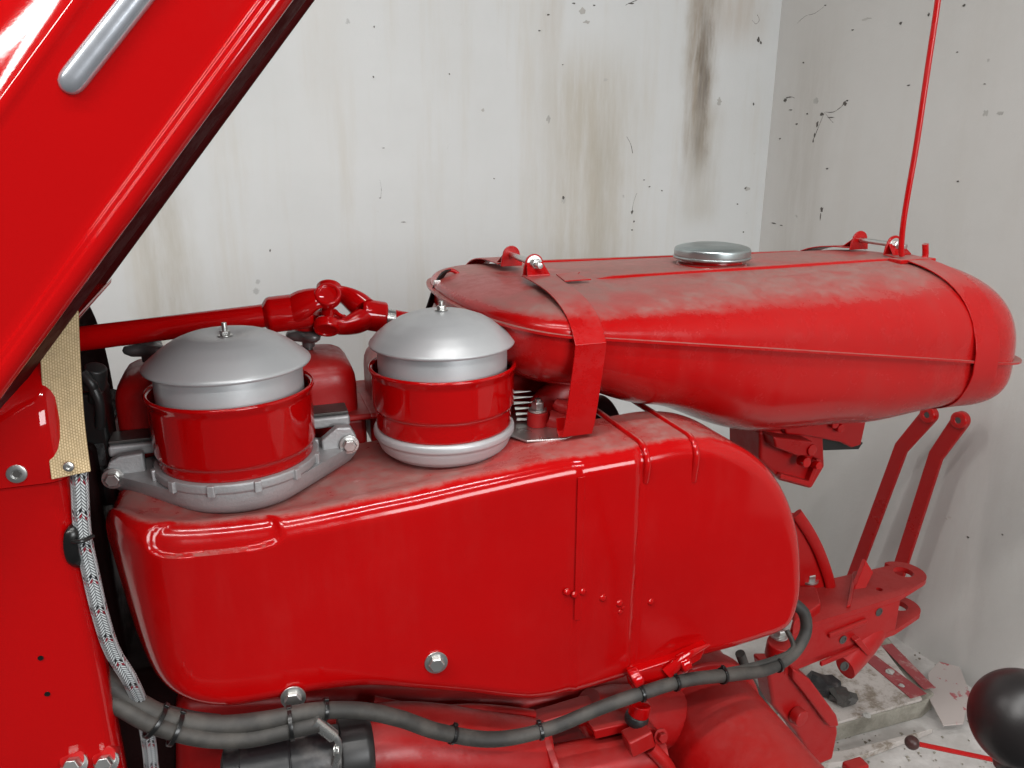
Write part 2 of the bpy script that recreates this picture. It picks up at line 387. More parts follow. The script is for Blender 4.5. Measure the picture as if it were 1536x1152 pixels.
# chips, flakes and short cracks where the whitewash has come off
def on_wall(px, py, d):
    x, z = wall_coord(px, py, d); return Vector((x, 0, z))
M['chip'] = metal('bare_dark_plaster', (.10, .092, .082), .9, 0, .3, 200, .4)
M['chip2'] = metal('bare_grey_plaster', (.43, .42, .395), .9, 0, .4, 200, .35)
k = N('damp_plaster'); c = k.coord()
M['patch'] = k.set(color=k.mix(k.ramp(k.noise(k.coord(scale=(1, 1, .2)), 30, 5, .7), .35, .7), (.55, .545, .525), (.48, .465, .435)), rough=.9, spec=.1, normal=k.bump(k.noise(c, 60, 4), .3, .003))
def chip(w_, d, px, py, rx, ry, mat='chip', seed=0, th_=.0012, sgn=-1, ang=0):
    rnd = random.Random(int(px * 31 + py * 17 + seed))
    if mat == 'chip' and max(rx, ry) < 2.3 and rnd.random() < .45: return
    c_ = on_wall(px, py, d); P = []; n_ = rnd.randint(9, 14)
    sx_ = abs(on_wall(px + 1, py, d).x - c_.x); sz_ = abs(on_wall(px, py + 1, d).z - c_.z)
    for i in range(n_):
        a = 2 * PI * i / n_ + rnd.uniform(-.2, .2); q = rnd.uniform(.45, 1.15); x, z = .78 * rx * q * math.cos(a), .78 * ry * q * math.sin(a)
        x, z = x * math.cos(ang) - z * math.sin(ang), x * math.sin(ang) + z * math.cos(ang)
        P.append(c_ + Vector((x * sx_, 0, z * sz_)))
    o = prism('plaster_chip', P, (0, sgn * th_, 0), mat, None, bevel=0); o.parent = w_
def crackline(w_, d, pts, r_=.0012, sgn=-1):
    P = smooth([on_wall(x, y, d) for x, y in pts], 3)
    rnd = random.Random(int(pts[0][0])); rr_ = [r_ * rnd.uniform(.4, 1.2) for _ in P]
    V, Fc, UV = tube_vf(P, rr_, 5, flat=((0, 1, 0), .5)); o = obj('hairline_crack', V, Fc, 'chip', None); o.parent = w_
WBK, WRT = bpy.data.objects['wall_back'], bpy.data.objects['wall_right']
for px, py, rx, ry in [(822, 22, 2.5, 2), (809, 46, 3, 1.6), (844, 97, 1.8, 1.2), (798, 94, 1.5, 1), (793, 216, 1.8, 1), (1137, 60, 3.5, 7), (1141, 64, 2, 4), (948, 318, 3, 4), (951, 332, 1.6, 3), (948, 345, 2, 1.5),
                       (966, 270, 2, 1.2), (974, 280, 2, 1.4), (993, 286, 2, 1.4), (1027, 233, 2, 1), (1008, 336, 1.6, 1.6), (1118, 282, 2.2, 2), (1130, 156, 1.6, 3), (905, 200, 1.2, 1.2), (861, 5, 4, 1.4), (946, 5, 6, 1.6),
                       (575, 222, 3, .9), (570, 297, 2.5, .9), (405, 376, 1.8, 3.5), (369, 252, 1.2, 1.6), (561, 40, 1.6, 2.6), (560, 115, 2.5, 2.5), (674, 111, 1.4, 1.8), (741, 268, 1.6, 1.6), (605, 333, 6, .7), (845, 297, 2.4, 4), (891, 8, 2.5, 2),
                       (1106, 306, 2, 1.4), (1115, 348, 1.6, 1.6), (1145, 205, 1.4, 2), (868, 144, 2, 1.4), (985, 168, 2, 1)]:
    chip(WBK, WB, px, py, rx, ry)
for px, py, rx, ry in [(1178, 150, 3, 5), (1184, 146, 6, 1.2), (1196, 95, 2.2, 1.8), (1205, 94, 1.8, 1.8), (1233, 171, 5, 4), (1268, 155, 4, 4.5), (1271, 151, 2, 2), (1226, 186, 2.4, 6), (1222, 203, 1.6, 5), (1220, 212, 1.4, 3), (1246, 176, 8, 1.2),
                       (1233, 314, 3.4, 5), (1231, 324, 1, 8), (1241, 253, 2.6, 2), (1170, 208, 2, 1.6), (1195, 186, 2, 1.6), (1211, 171, 2, 1.8), (1351, 35, 3, 3), (1279, 45, 2.4, 1.6), (1363, 128, 3, 1.6), (1437, 272, 2.4, 1.6), (1446, 8, 3.2, 2.6), (1393, 22, 2, 4),
                       (1161, 335, 5, 1.4), (1172, 338, 3, 1.2), (1178, 341, 1.6, 1.8), (1218, 264, 2, 1.2), (1436, 78, 2, 1.4), (1452, 806, 3, 2), (1504, 802, 2.4, 1.6), (1238, 8, 2.5, 1.6), (1477, 126, 3, 1.2), (1186, 165, 4, 1)]:
    chip(WRT, WD, px, py, rx, ry, sgn=-1)
for px, py in ((1420, 778), (1426, 776)): chip(WRT, WD, px, py, 3, 2, 'scuffed')
for px, py, rx, ry in [(1500, 170, 8, 5), (1478, 170, 6, 7), (1390, 560, 7, 4), (1300, 28, 10, 3), (1224, 152, 5, 7)]: chip(WRT, WD, px, py, rx, ry, 'chip2', th_=.0005)
for px, py, rx, ry in [(823, 178, 5, 10), (908, 120, 6, 4), (1120, 283, 6, 6), (845, 300, 4, 7), (873, 16, 6, 12), (1079, 152, 5, 9), (880, 33, 8, 4), (724, 165, 3, 5)]: chip(WBK, WB, px, py, rx, ry, 'chip2', th_=.0005)
crackline(WRT, WD, [(1237, 168), (1232, 180), (1228, 190), (1222, 205), (1219, 211)]); crackline(WRT, WD, [(1238, 168), (1250, 168), (1262, 160), (1270, 150)]); crackline(WRT, WD, [(1196, 35), (1208, 24), (1222, 20), (1236, 10)], .0007)
crackline(WRT, WD, [(1176, 152), (1184, 145), (1192, 147)]); crackline(WBK, WB, [(1128, 30), (1134, 36), (1139, 30), (1136, 22)], .0010); crackline(WBK, WB, [(940, 205), (946, 216), (949, 230)], .0012); crackline(WBK, WB, [(938, 8), (946, 4), (956, 0)], .0010)
crackline(WBK, WB, [(955, 290), (950, 305), (948, 318)], .0006); crackline(WRT, WD, [(1238, 170), (1246, 180), (1250, 184)], .0008); crackline(WBK, WB, [(570, 270), (572, 284), (571, 297)], .0005)

# ================================================================== the tractor
T = empty('tractor', O, YAW)
tag(T, 'glossy red vintage tractor with raised bonnet, engine cowl and fuel tank exposed', 'tractor')

# ---- cooling-air cowling -------------------------------------------------
VF = -.145
out_px = [(174, 801), (300, 798), (430, 783), (600, 749), (720, 722), (860, 693), (960, 675), (1035, 662), (1094, 666), (1147, 692), (1183, 736), (1203, 790),
          (1210, 850), (1207, 905), (1187, 948), (1130, 972), (1060, 993), (950, 1024), (870, 1048), (800, 1062), (700, 1053), (620, 1046), (555, 1043),
          (490, 1050), (420, 1063), (345, 1075), (285, 1068), (230, 1046), (196, 1000), (170, 940), (146, 878), (140, 832)]
OL = [at(x, y, v=VF) for x, y in out_px]
OL = [(p.x, p.z) for p in OL]
# rounded closed outline, resampled evenly
def closed_smooth(P, n):
    m = len(P); out = []
    for i in range(m):
        a, b, c, d = (Vector((*P[(i + q) % m], 0)) for q in (-1, 0, 1, 2))
        for s in range(10):
            t = s / 10
            out.append(.5 * ((2 * b) + (c - a) * t + (2 * a - 5 * b + 4 * c - d) * t * t + (3 * b - a - 3 * c + d) * t ** 3))
    L = [0]
    for i in range(len(out)): L.append(L[-1] + (out[(i + 1) % len(out)] - out[i]).length)
    res = []; j = 0
    for i in range(n):
        s = L[-1] * i / n
        while L[j + 1] < s: j += 1
        t = (s - L[j]) / max(L[j + 1] - L[j], 1e-9); res.append(out[j].lerp(out[(j + 1) % len(out)], t))
    return res
NO = 560
oc = closed_smooth(OL, NO)
nor = []
for i in range(NO):
    t = (oc[(i + 8) % NO] - oc[i - 8]).normalized(); nor.append(Vector((-t.y, t.x, 0)))
cen = sum(oc, Vector()) / NO
if sum((nor[i].dot(oc[i] - cen)) for i in range(NO)) < 0: nor = [-x for x in nor]
uA = at(400, 850, v=VF).x - .02
def sst(x, a, b):
    t = min(max((x - a) / (b - a), 0), 1); return t * t * (3 - 2 * t)
u860 = at(868, 800, v=VF).x; u963 = at(958, 800, v=VF).x; u1035 = at(1032, 690, v=VF).x
dA = at(228, 826, v=VF); dB = at(415, 806, v=VF)
def cowl_disp(p):
    """pressed and hammered detail: p is a point of the cowl, returns how far it moves"""
    u, v, w = p; d = Vector((0, 0, 0))
    # pressed pocket on the upper front edge
    t = (u - dA.x) / (dB.x - dA.x)
    wc = dA.z + (dB.z - dA.z) * t + .004
    q = max(abs((t - .5) / .55) ** 4, 0) + abs((w - wc) / .019) ** 3 if v < -.10 else 9
    m = 1 - sst(q, .55, 1.05)
    d += Vector((0, .0085, -.0015)) * m
    # overlapping sheet and a rolled groove
    d.y += .0032 * (1 - sst(u, u860 - .003, u860 + .003)) * (1 if v < -.12 else 0)
    if v < -.12: d.y += .0035 * math.exp(-((u - u963) / .0035) ** 2)
    d.y += .0025 * noise.noise(Vector((u * 7, w * 7, 2.2)))
    if w > 1.03 and v > -.12 and u < .40: d.z -= .010 * sst(v, -.12, -.085) * (1 - sst(u, .30, .40))
    if v > -.09: d.y += (v + .09) * ((.085 - .098 * sst(u, .22, .34) + .09) / .175 - 1)
    return d
VB = .085
rings = []
for vv in (VB, .02, -.03, -.07, -.09): rings.append((vv, 0))
rf = .026
for s in range(0, 13):
    a = PI / 2 * s / 12; rings.append((VF + rf - rf * math.sin(a), rf * (1 - math.cos(a))))
V = []; Fc = []
for vv, ins in rings:
    for i in range(NO):
        p = oc[i] - nor[i] * ins
        # the front end turns inward in plan, wide radius
        V.append(Vector((p.x, vv, p.y)))
inn = [oc[i] - nor[i] * rf for i in range(NO)]
sa = Vector((at(300, 920, v=VF).x, at(300, 930, v=VF).z, 0)); sb = Vector((at(1075, 830, v=VF).x, at(1075, 830, v=VF).z, 0)); sd = sb - sa
KF = 44
for kk in range(1, KF + 1):
    f = kk / KF
    for i in range(NO):
        p = inn[i]; t = min(max((p - sa).dot(sd) / sd.length_squared, 0), 1); q = sa + sd * t
        p = p.lerp(q, f); V.append(Vector((p.x, VF, p.y)))
for j in range(len(rings) + KF - 1):
    for i in range(NO):
        k2 = (i + 1) % NO; Fc.append((j * NO + i, j * NO + k2, (j + 1) * NO + k2, (j + 1) * NO + i))
uF = at(172, 900, v=VF).x
for idx in range(len(V)):
    p = V[idx]; d = cowl_disp(p)
    fr = min(max((uF + .075 - p.x) / .075, 0), 1.15)               # rounded front end
    if p.y < .0: d.y += .050 * fr ** 2.4 * min(1, max(0, (.0 - p.y) / .1))
    V[idx] = p + d
Fc.append(tuple(range(NO)))
cowl = obj('engine_cowling', V, Fc, 'red_cowl', T, sharp=60, weld=.0008)
tag(cowl, 'long red sheet metal cooling duct with rounded rear end and dusty top')
def top_w(u):
    best = [oc[i] for i in range(NO) if nor[i].y > .3]
    return min(best, key=lambda p: abs(p.x - u)).y
def bead(u, wend, name='bead'):
    P = []
    tw = top_w(u)
    for s in range(9): P.append((u, .05 - (.05 - VF - rf) * s / 8, tw + .0005))
    for s in range(1, 8):
        a = PI / 2 * s / 8; P.append((u, VF + rf - (rf + .0005) * math.sin(a), tw - rf * (1 - math.cos(a))))
    P.append((u, VF - .0005, tw - rf - .004)); 
    n_ = 5
    for s in range(1, n_ + 1): P.append((u, VF - .0005 + .004 * s / n_, tw - rf - .004 - wend * s / n_))
    tube(name, P, .0047, 'red_cowl', cowl, 12, 2)
bead(at(963, 690, v=VF + .015).x, .02); bead(at(1036, 672, v=VF + .015).x, .03)
for (x, y, r_) in [(851, 889, .0055), (862, 893, .005), (874, 888, .0055), (904, 897, .006), (929, 905, .006), (930, 918, .004), (976, 903, .0055), (934, 912, .0035)]:
    p = at(x, y, v=VF); lathe('weld_spatter', [(r_, 0), (r_ * .9, r_ * .35), (r_ * .55, r_ * .7), (0, r_ * .8)], (p.x, VF + .0012, p.z), 'red_cowl', cowl, axis=(0, -1, .1), n=14)
for (x, y) in ((440, 1049), (655, 996)):
    p = at(x, y, v=VF - .004); hexbolt('bolt', (p.x, VF - .002, p.z), (-.1, -1, .1), .0102, .008, cowl)
LP = []
for q in range(26):
    w_ = top_w(u860) - rf + .002 - .215 * q / 25; p = Vector((u860 + .004, VF, w_)); LP.append(Vector((u860 + .002, VF + cowl_disp(p).y + .0006, w_)))
ribbon('sheet_lap', LP, (1, 0, 0), .010, .0011, 'red_cowl', cowl, bevel=.0004)
# clamp bar riveted along the lower rear edge
cb = prism('clamp_bar', [at(x, y, v=VF - .012) for x, y in ((945, 1010), (1012, 988), (1062, 966), (1052, 990), (1030, 1003), (1005, 1017), (950, 1036))], (0, .02, 0), 'red', cowl, bevel=.003)
for x, y in ((946, 1020), (1018, 997)):
    p = at(x, y, v=VF - .014); lathe('clamp_ring', round_prof([(0, 0), (.014, 0), (.014, .016), (0, .016)], .004), p, 'red', cowl, axis=(1, 0, .35), n=24)
tube('spike_tab', [at(1000, 1010, v=VF - .016), at(1030, 985, v=VF - .018), at(1064, 967, v=VF - .012)], [.012, .008, .002], 'red', cowl, 8, 4, flat=((0, 1, 0), .5))

# ---- two oil-bath air cleaners ------------------------------------------
def air_cleaner(u, v, w0, name_label, arms, tilt=0):
    c = Vector((u, v, w0)); st_, bt_ = (-.076, -.097) if arms else (-.057, -.0905)
    sh = round_prof([(.0955, -.012), (.0955, -.003), (.100, .0), (.1025, -.003), (.1005, -.008), (.0985, -.013), (.0985, st_), (.0945, st_ - .005), (.0945, bt_ + .003), (.085, bt_), (.085, bt_ + .012)], .003)
    s = lathe('air_cleaner', sh, c, 'red', T, n=96, caps=False, sharp=50)
    tag(s, name_label)
    lathe('canister', round_prof([(.0, -.09), (.089, -.09), (.089, .030), (.0, .030)], .003), c, 'silver', s, n=80)
    h0 = .031
    lid = round_prof([(.094, h0 - .004), (.0985, h0 - .005), (.1005, h0 - .002), (.099, h0 + .001), (.092, h0 + .007), (.078, h0 + .0185), (.062, h0 + .0285), (.047, h0 + .0345), (.036, h0 + .0355),
                      (.022, h0 + .0335), (.010, h0 + .031), (0, h0 + .031)], .004)
    if not arms:
        lid = round_prof([(.094, h0 - .004), (.0985, h0 - .005), (.1, h0 - .0015), (.098, h0 + .001), (.091, h0 + .009), (.078, h0 + .020), (.060, h0 + .0305), (.040, h0 + .0375), (.02, h0 + .040), (0, h0 + .0405)], .004)
    lo_ = lathe('lid', lid, c, 'silver', s, n=96, caps=False, sharp=60)
    zt = h0 + (.031 if arms else .0405)
    hexbolt('lid_nut', c + Vector((0, 0, zt + .002)), (0, 0, 1), .006, .005, s, washer=True, stud=.010 if arms else .006, mat='zinc')
    if arms:
        bowl = round_prof([(.090, -.094), (.1, -.094), (.101, -.096), (.101, -.1045), (.0985, -.1065), (.0975, -.118), (.092, -.129), (.080, -.138), (.060, -.142), (0, -.143)], .004)
        b = lathe('oil_bowl', bowl, c, 'cast_al', s, n=96, caps=False, sharp=50)
        for a in range(0, 360, 30):
            d = Vector((math.cos(R(a + 12)), math.sin(R(a + 12)), 0)); m = Matrix(((d.x, -d.y, 0), (d.y, d.x, 0), (0, 0, 1)))
            box('clip_lug', c + d * .1015 + Vector((0, 0, -.101)), (.006, .009, .0145), 'cast_al', s, m, bevel=.0015)
        # cast base: hull round the bowl and two mounting ears
        ears = [at(172, 712, v=.02), at(522, 662, v=.02)]
        pts = [(c.x + .0985 * math.cos(R(q)), c.y + .0985 * math.sin(R(q))) for q in range(0, 360, 6)]
        for e in ears: pts += [(e.x + .014 * math.cos(R(q)), .03 + .014 * math.sin(R(q))) for q in range(0, 360, 30)]
        pts = sorted(set((round(x, 5), round(y, 5)) for x, y in pts)); hull = []
        for seq in (pts, pts[::-1]):
            st0 = len(hull)
            for p_ in seq:
                while len(hull) - st0 >= 2 and (hull[-1][0] - hull[-2][0]) * (p_[1] - hull[-2][1]) - (hull[-1][1] - hull[-2][1]) * (p_[0] - hull[-2][0]) <= 0: hull.pop()
                hull.append(p_)
            hull.pop()
        V = []; Fc = []; n_ = len(hull)
        lay = [(-.1075, 1.0), (-.1085, 1.0), (-.122, .985), (-.131, .93), (-.138, .85), (-.1425, .66)]
        for z, f in lay:
            for x, y in hull:
                V.append((c.x + (x - c.x) * f, c.y + (y - c.y) * f, w0 + z + .05 * max(0, abs(x - c.x) - .098) * 0))
        for j in range(len(lay) - 1):
            for i in range(n_): k2 = (i + 1) % n_; Fc.append((j * n_ + i, j * n_ + k2, (j + 1) * n_ + k2, (j + 1) * n_ + i))
        Fc += [tuple(range(n_)), tuple(range((len(lay) - 1) * n_, len(lay) * n_))]
        obj('base_casting', V, Fc, 'cast_al', s, sharp=40)
        for sg, (bx_, by_) in ((-1, (172, 712)), (1, (522, 662))):
            e = at(bx_, by_, v=.02)
            px_ = ((158, 712), (163, 694), (178, 686), (214, 680), (222, 722), (180, 727), (164, 724)) if sg < 0 else ((482, 662), (505, 642), (526, 641), (535, 655), (533, 671), (518, 678), (486, 692))
            prism('arm_lug', [at(x, y, v=.012) for x, y in px_], (0, .016, 0), 'cast_al', s, bevel=.003, seg=3)
            hexbolt('bolt', (e.x, .006, e.z), (0, -1, .05), .0088, .008, s, mat='zinc')
            # gasket flanges and the port behind the arm
            box('port_flange', (e.x - sg * .035, .062, e.z + .022), (.085, .04, .016), 'cast_al', s, bevel=.004)
            box('gasket', (e.x - sg * .035, .066, e.z + .0335), (.082, .04, .004), 'steel_dark', s, bevel=.001)
    else:
        bowl = round_prof([(.086, -.088), (.0965, -.088), (.099, -.091), (.099, -.0985), (.0955, -.1015), (.0945, -.106), (.090, -.117), (.080, -.125), (.062, -.129), (0, -.130)], .003)
        lathe('oil_bowl', bowl, c, 'silver', s, n=96, caps=False, sharp=50)
    return s
cl1 = air_cleaner(.0027, 0, 1.2166, 'left air cleaner with bolted cast base arms and domed silver lid', True)
cl2 = air_cleaner(.2796, .01, 1.2189, 'right air cleaner with round silver bowl and domed silver lid', False)

# ---- rocker covers with star knobs --------------------------------------
def rocker(u0, u1, name_label, knobs, wt=1.2115):
    v0, v1 = .085, .235
    um = (u0 + u1) / 2
    # rounded lid: rings shrinking upward
    prof = [(0, 1.118), (0, 1.17), (.0015, 1.184), (.005, 1.194), (.011, 1.202), (.020, 1.2075), (.032, wt - .002), (.05, wt)]
    V = []; Fc = []; n = 72
    for ins, w in prof:
        for i in range(n):
            a = 2 * PI * i / n; ca, sa_ = math.cos(a), math.sin(a); e = .24
            x = um + ((u1 - u0) / 2 - ins) * math.copysign(abs(ca) ** e, ca); y = (v0 + v1) / 2 + ((v1 - v0) / 2 - ins) * math.copysign(abs(sa_) ** e, sa_)
            V.append((x, y, w - .006 * (x - um) * 0))
    for j in range(len(prof) - 1):
        for i in range(n): k2 = (i + 1) % n; Fc.append((j * n + i, j * n + k2, (j + 1) * n + k2, (j + 1) * n + i))
    Fc.append(tuple(range((len(prof) - 1) * n, len(prof) * n)))
    r_ = obj('rocker_cover', V, Fc, 'red_cast', T, sharp=50); tag(r_, name_label)
    box('cover_flange', (um, (v0 + v1) / 2, 1.128), (u1 - u0 + .030, v1 - v0 + .03, .010), 'red_cast', r_, bevel=.005, seg=3)
    box('head_block', (um, (v0 + v1) / 2 + .008, 1.096), (u1 - u0 + .018, v1 - v0, .050), 'red_cast', r_, bevel=.008)
    for (kx, ky) in knobs:
        p = at(kx, ky, v=.17); p.z = max(p.z, wt + .014)
        m = 66; V = []; Fc = []
        prof = [(.3, -.014), (.32, -.006), (.72, -.004), (.95, .0005), (1.0, .005), (.93, .0095), (.62, .0115), (.45, .014), (.42, .0165), (.36, .018), (.001, .0175)]
        for q, h in prof:
            for i in range(m):
                a = 2 * PI * i / m; lob = .5 + .5 * math.cos(3 * a + .5 + kx)
                rr = .030 * (q * (.60 + .48 * lob ** 1.3) if q > .5 else q)
                V.append((p.x + rr * math.cos(a), p.y + rr * math.sin(a), p.z + h))
        for j in range(len(prof) - 1):
            for i in range(m): k2 = (i + 1) % m; Fc.append((j * m + i, j * m + k2, (j + 1) * m + k2, (j + 1) * m + i))
        kb = obj('star_knob', V, Fc, 'grey_knob', r_, sharp=60)
        lathe('knob_stem', [(.006, -.03), (.006, -.012)], p, 'steel_dark', r_, n=14)
    return r_
rocker(at(172, 640, v=.085).x, at(540, 600, v=.085).x, 'rocker cover behind the left air cleaner', ((222, 527), (462, 506)))
rocker(at(565, 600, v=.085).x, at(565, 600, v=.085).x + .335, 'rocker cover behind the right air cleaner', ())

# ---- steering shaft with universal joint --------------------------------
VS = .15
def S_(x, y): return at(x, y, v=VS)
pa, pb = S_(60, 516), S_(408, 472)
ax = (pb - pa).normalized()
sh = tube('steering_shaft', [pa, pa.lerp(pb, .5), pb], .0168, 'red', T, 28, 0); tag(sh, 'red steering shaft with universal joint rising to the right')
pc = S_(492, 462); pe = S_(575, 476); ax2 = (pe - pc).normalized()
lathe('shaft_sleeve', round_prof([(.017, -.006), (.0245, 0), (.0262, .004), (.0262, .058), (.024, .062), (.0, .062)], .002), pb + ax * -.006, 'red', sh, axis=ax, n=36)
d1 = (Vector((-.12, -.72, .68))); d1 = (d1 - ax * d1.dot(ax)).normalized()
d2 = ax2.cross(d1).normalized()
if d2.z > 0: d2 = -d2
def yoke(C, A, d, name, base):
    """fork: two arms leaving a sleeve along A, ending in bosses on the pin axis d"""
    for sg in (-1, 1):
        q = d * sg
        P = [C - A * base + q * .010, C - A * (base * .72) + q * .021, C - A * (base * .38) + q * .0285, C + q * .0285, C + A * .006 + q * .0285]
        tube(name, P, [.024, .0225, .018, .0145, .010], 'red', sh, 18, 5, flat=(q, .5))
        lathe('pin_boss', round_prof([(0, 0), (.0175, 0), (.0190, .003), (.0190, .013), (.0175, .0155), (.0135, .0155), (.013, .0132), (0, .0132)], .0010), C + q * .0235, 'red', sh, axis=q, n=30)
yoke(pc, ax, d1, 'yoke_arm', .046)
yoke(pc, -ax2, d2, 'yoke_arm', .052)
lathe('joint_cross', round_prof([(0, -.026), (.0095, -.026), (.0095, .026), (0, .026)], .002), pc, 'red', sh, axis=d1, n=20)
lathe('joint_cross', round_prof([(0, -.026), (.0095, -.026), (.0095, .026), (0, .026)], .002), pc, 'red', sh, axis=d2, n=20)
gq = (ax2 * .8 + Vector((0, -.5, -.3))).normalized()
lathe('grease_nipple', round_prof([(.003, 0), (.003, .016), (.0045, .018), (.0045, .023), (.002, .027), (0, .027)], .001), pc + gq * .008, 'red', sh, axis=gq, n=14)
lathe('shaft_sleeve', round_prof([(.0, 0), (.021, 0), (.0235, .004), (.0235, .034), (.0225, .037), (.0, .037)], .0015), pc + ax2 * .048, 'red', sh, axis=ax2, n=36)
q0 = pc + ax2 * .085
lathe('bare_shaft', [(.0145, 0), (.0145, .014)], q0, 'zinc', sh, axis=ax2, n=28)
lathe('output_shaft', [(.0145, 0), (.0145, .16)], q0 + ax2 * .0142, 'red', sh, axis=ax2, n=28)

# ---- fuel tank -----------------------------------------------------------
U0, U1, TC, HW = .325, 1.362, .190, .265
def lerpn(x, xs, ys):
    if x <= xs[0]: return ys[0]
    for i in range(len(xs) - 1):
        if x <= xs[i + 1]:
            t = (x - xs[i]) / (xs[i + 1] - xs[i]); t = t * t * (3 - 2 * t); return ys[i] + (ys[i + 1] - ys[i]) * t
    return ys[-1]
def endf(u, lf, lr, e):
    f = 1
    if u < U0 + lf: t = max(0, 1 - (u - U0) / lf); f = (1 - t ** e) ** (1 / e)
    if u > U1 - lr: t = max(0, 1 - (U1 - u) / lr); f = min(f, (1 - t ** e) ** (1 / e))
    return f
def seam_w(u): return 1.2547 - .1363 * (u - .482)
def t_hw(u): return HW * endf(u, .13, .15, 2.3)
def t_ht(u): return (1.304 + .004 * (u - .6) - seam_w(u)) * endf(u, .13, .20, 2.7)
def t_hb(u): return lerpn(u, [.325, .45, .60, .80, .98, 1.2, 1.36], [.085, .098, .128, .172, .155, .112, .09]) * endf(u, .10, .16, 2.6)
def tank_pt(u, th, off=0):
    """th from 0 (near seam) through pi/2 (top) to pi (far seam), 2pi back"""
    ca, sa_ = math.cos(th), math.sin(th); up = sa_ >= 0
    n_ = 2.7 if up else 3.4
    hw = t_hw(u) + off; h = (t_ht(u) if up else t_hb(u)) + off
    return Vector((u, TC - hw * math.copysign(abs(ca) ** (2 / n_), ca), seam_w(u) + h * math.copysign(abs(sa_) ** (2 / n_), sa_)))
NU, NT = 120, 112
us = [U0 + (U1 - U0) * (.5 - .5 * math.cos(PI * i / NU)) for i in range(NU + 1)]
V = []; Fc = []
for u in us:
    u = min(max(u, U0 + .0004), U1 - .0004)
    for j in range(NT):
        p = tank_pt(u, 2 * PI * j / NT)
        nn = noise.noise(Vector((p.x * 5, p.y * 5, p.z * 7))) * .0022
        V.append(p + Vector((0, nn if p.y < TC else -nn, nn * .6)))
for i in range(NU):
    for j in range(NT): k2 = (j + 1) % NT; Fc.append((i * NT + j, i * NT + k2, (i + 1) * NT + k2, (i + 1) * NT + j))
Fc.append(tuple(reversed(range(NT)))); Fc.append(tuple(range(NU * NT, (NU + 1) * NT)))
tank = obj('fuel_tank', V, Fc, 'red_tank', T, sharp=60); tag(tank, 'dusty red fuel tank held by two steel straps')
# welded seam flange round the tank
V = []; Fc = []; pts = []
for i in range(200):
    a = 2 * PI * i / 200; e = 2 / 2.3
    pts.append(a)
outl = [Vector((u, TC - t_hw(u), seam_w(u))) for u in us] + [Vector((u, TC + t_hw(u), seam_w(u))) for u in reversed(us)]
m = len(outl)
for i in range(m):
    t = (outl[(i + 1) % m] - outl[i - 1]); t.z = 0
    t = t.normalized() if t.length > 1e-6 else Vector((0, -1, 0))
    nn = Vector((t.y, -t.x, 0)) 
    if nn.dot(outl[i] - Vector((.86, TC, 1.2))) < 0: nn = -nn
    ex = .007 + .010 * sst(outl[i].x, 1.24, 1.33)
    for o_, z in ((-.006, -.0018), (ex, -.0018), (ex, .0018), (-.006, .0018)): V.append(outl[i] + nn * o_ + Vector((0, 0, z)))
for i in range(m):
    for j in range(4):
        a, b = i * 4, ((i + 1) % m) * 4; k2 = (j + 1) % 4; Fc.append((a + j, a + k2, b + k2, b + j))
obj('seam_flange', V, Fc, 'red_tank', tank, sharp=40, bevel=.0007)
def on_top(u, v, off=0):
    x = (TC - v) / t_hw(u); x = max(-1, min(1, x)); s = (1 - abs(x) ** 2.7) ** (1 / 2.7)
    return Vector((u, v, seam_w(u) + t_ht(u) * s + off))
for (v0, v1, ua, ub) in ((.115, .125, .56, 1.19), (.355, .345, .50, 1.15)):
    P = [on_top(ua + (ub - ua) * s / 24, v0 + (v1 - v0) * s / 24, -.002) for s in range(25)]
    tube('pressed_rib', P, [.003] + [.0085] * 23 + [.003], 'red_tank', tank, 14, 0, flat=((0, 0, 1), .75))
# filler neck and cap
fc = on_top(.815, .185, 0)
neck = lathe('filler_neck', round_prof([(.066, -.01), (.060, .002), (.053, .004), (.053, .020), (0, .020)], .002), fc, 'red_tank', tank, n=56)
lathe('filler_cap', round_prof([(.050, .013), (.0645, .013), (.066, .016), (.066, .026), (.0645, .029), (.055, .0325), (.035, .036), (0, .037)], .0025), fc, 'galv', tank, n=64, caps=False, sharp=50)
lathe('cap_skirt_bead', round_prof([(.064, .010), (.0672, .0115), (.0672, .0145), (.064, .016)], .001), fc, 'galv', tank, n=64, caps=False)

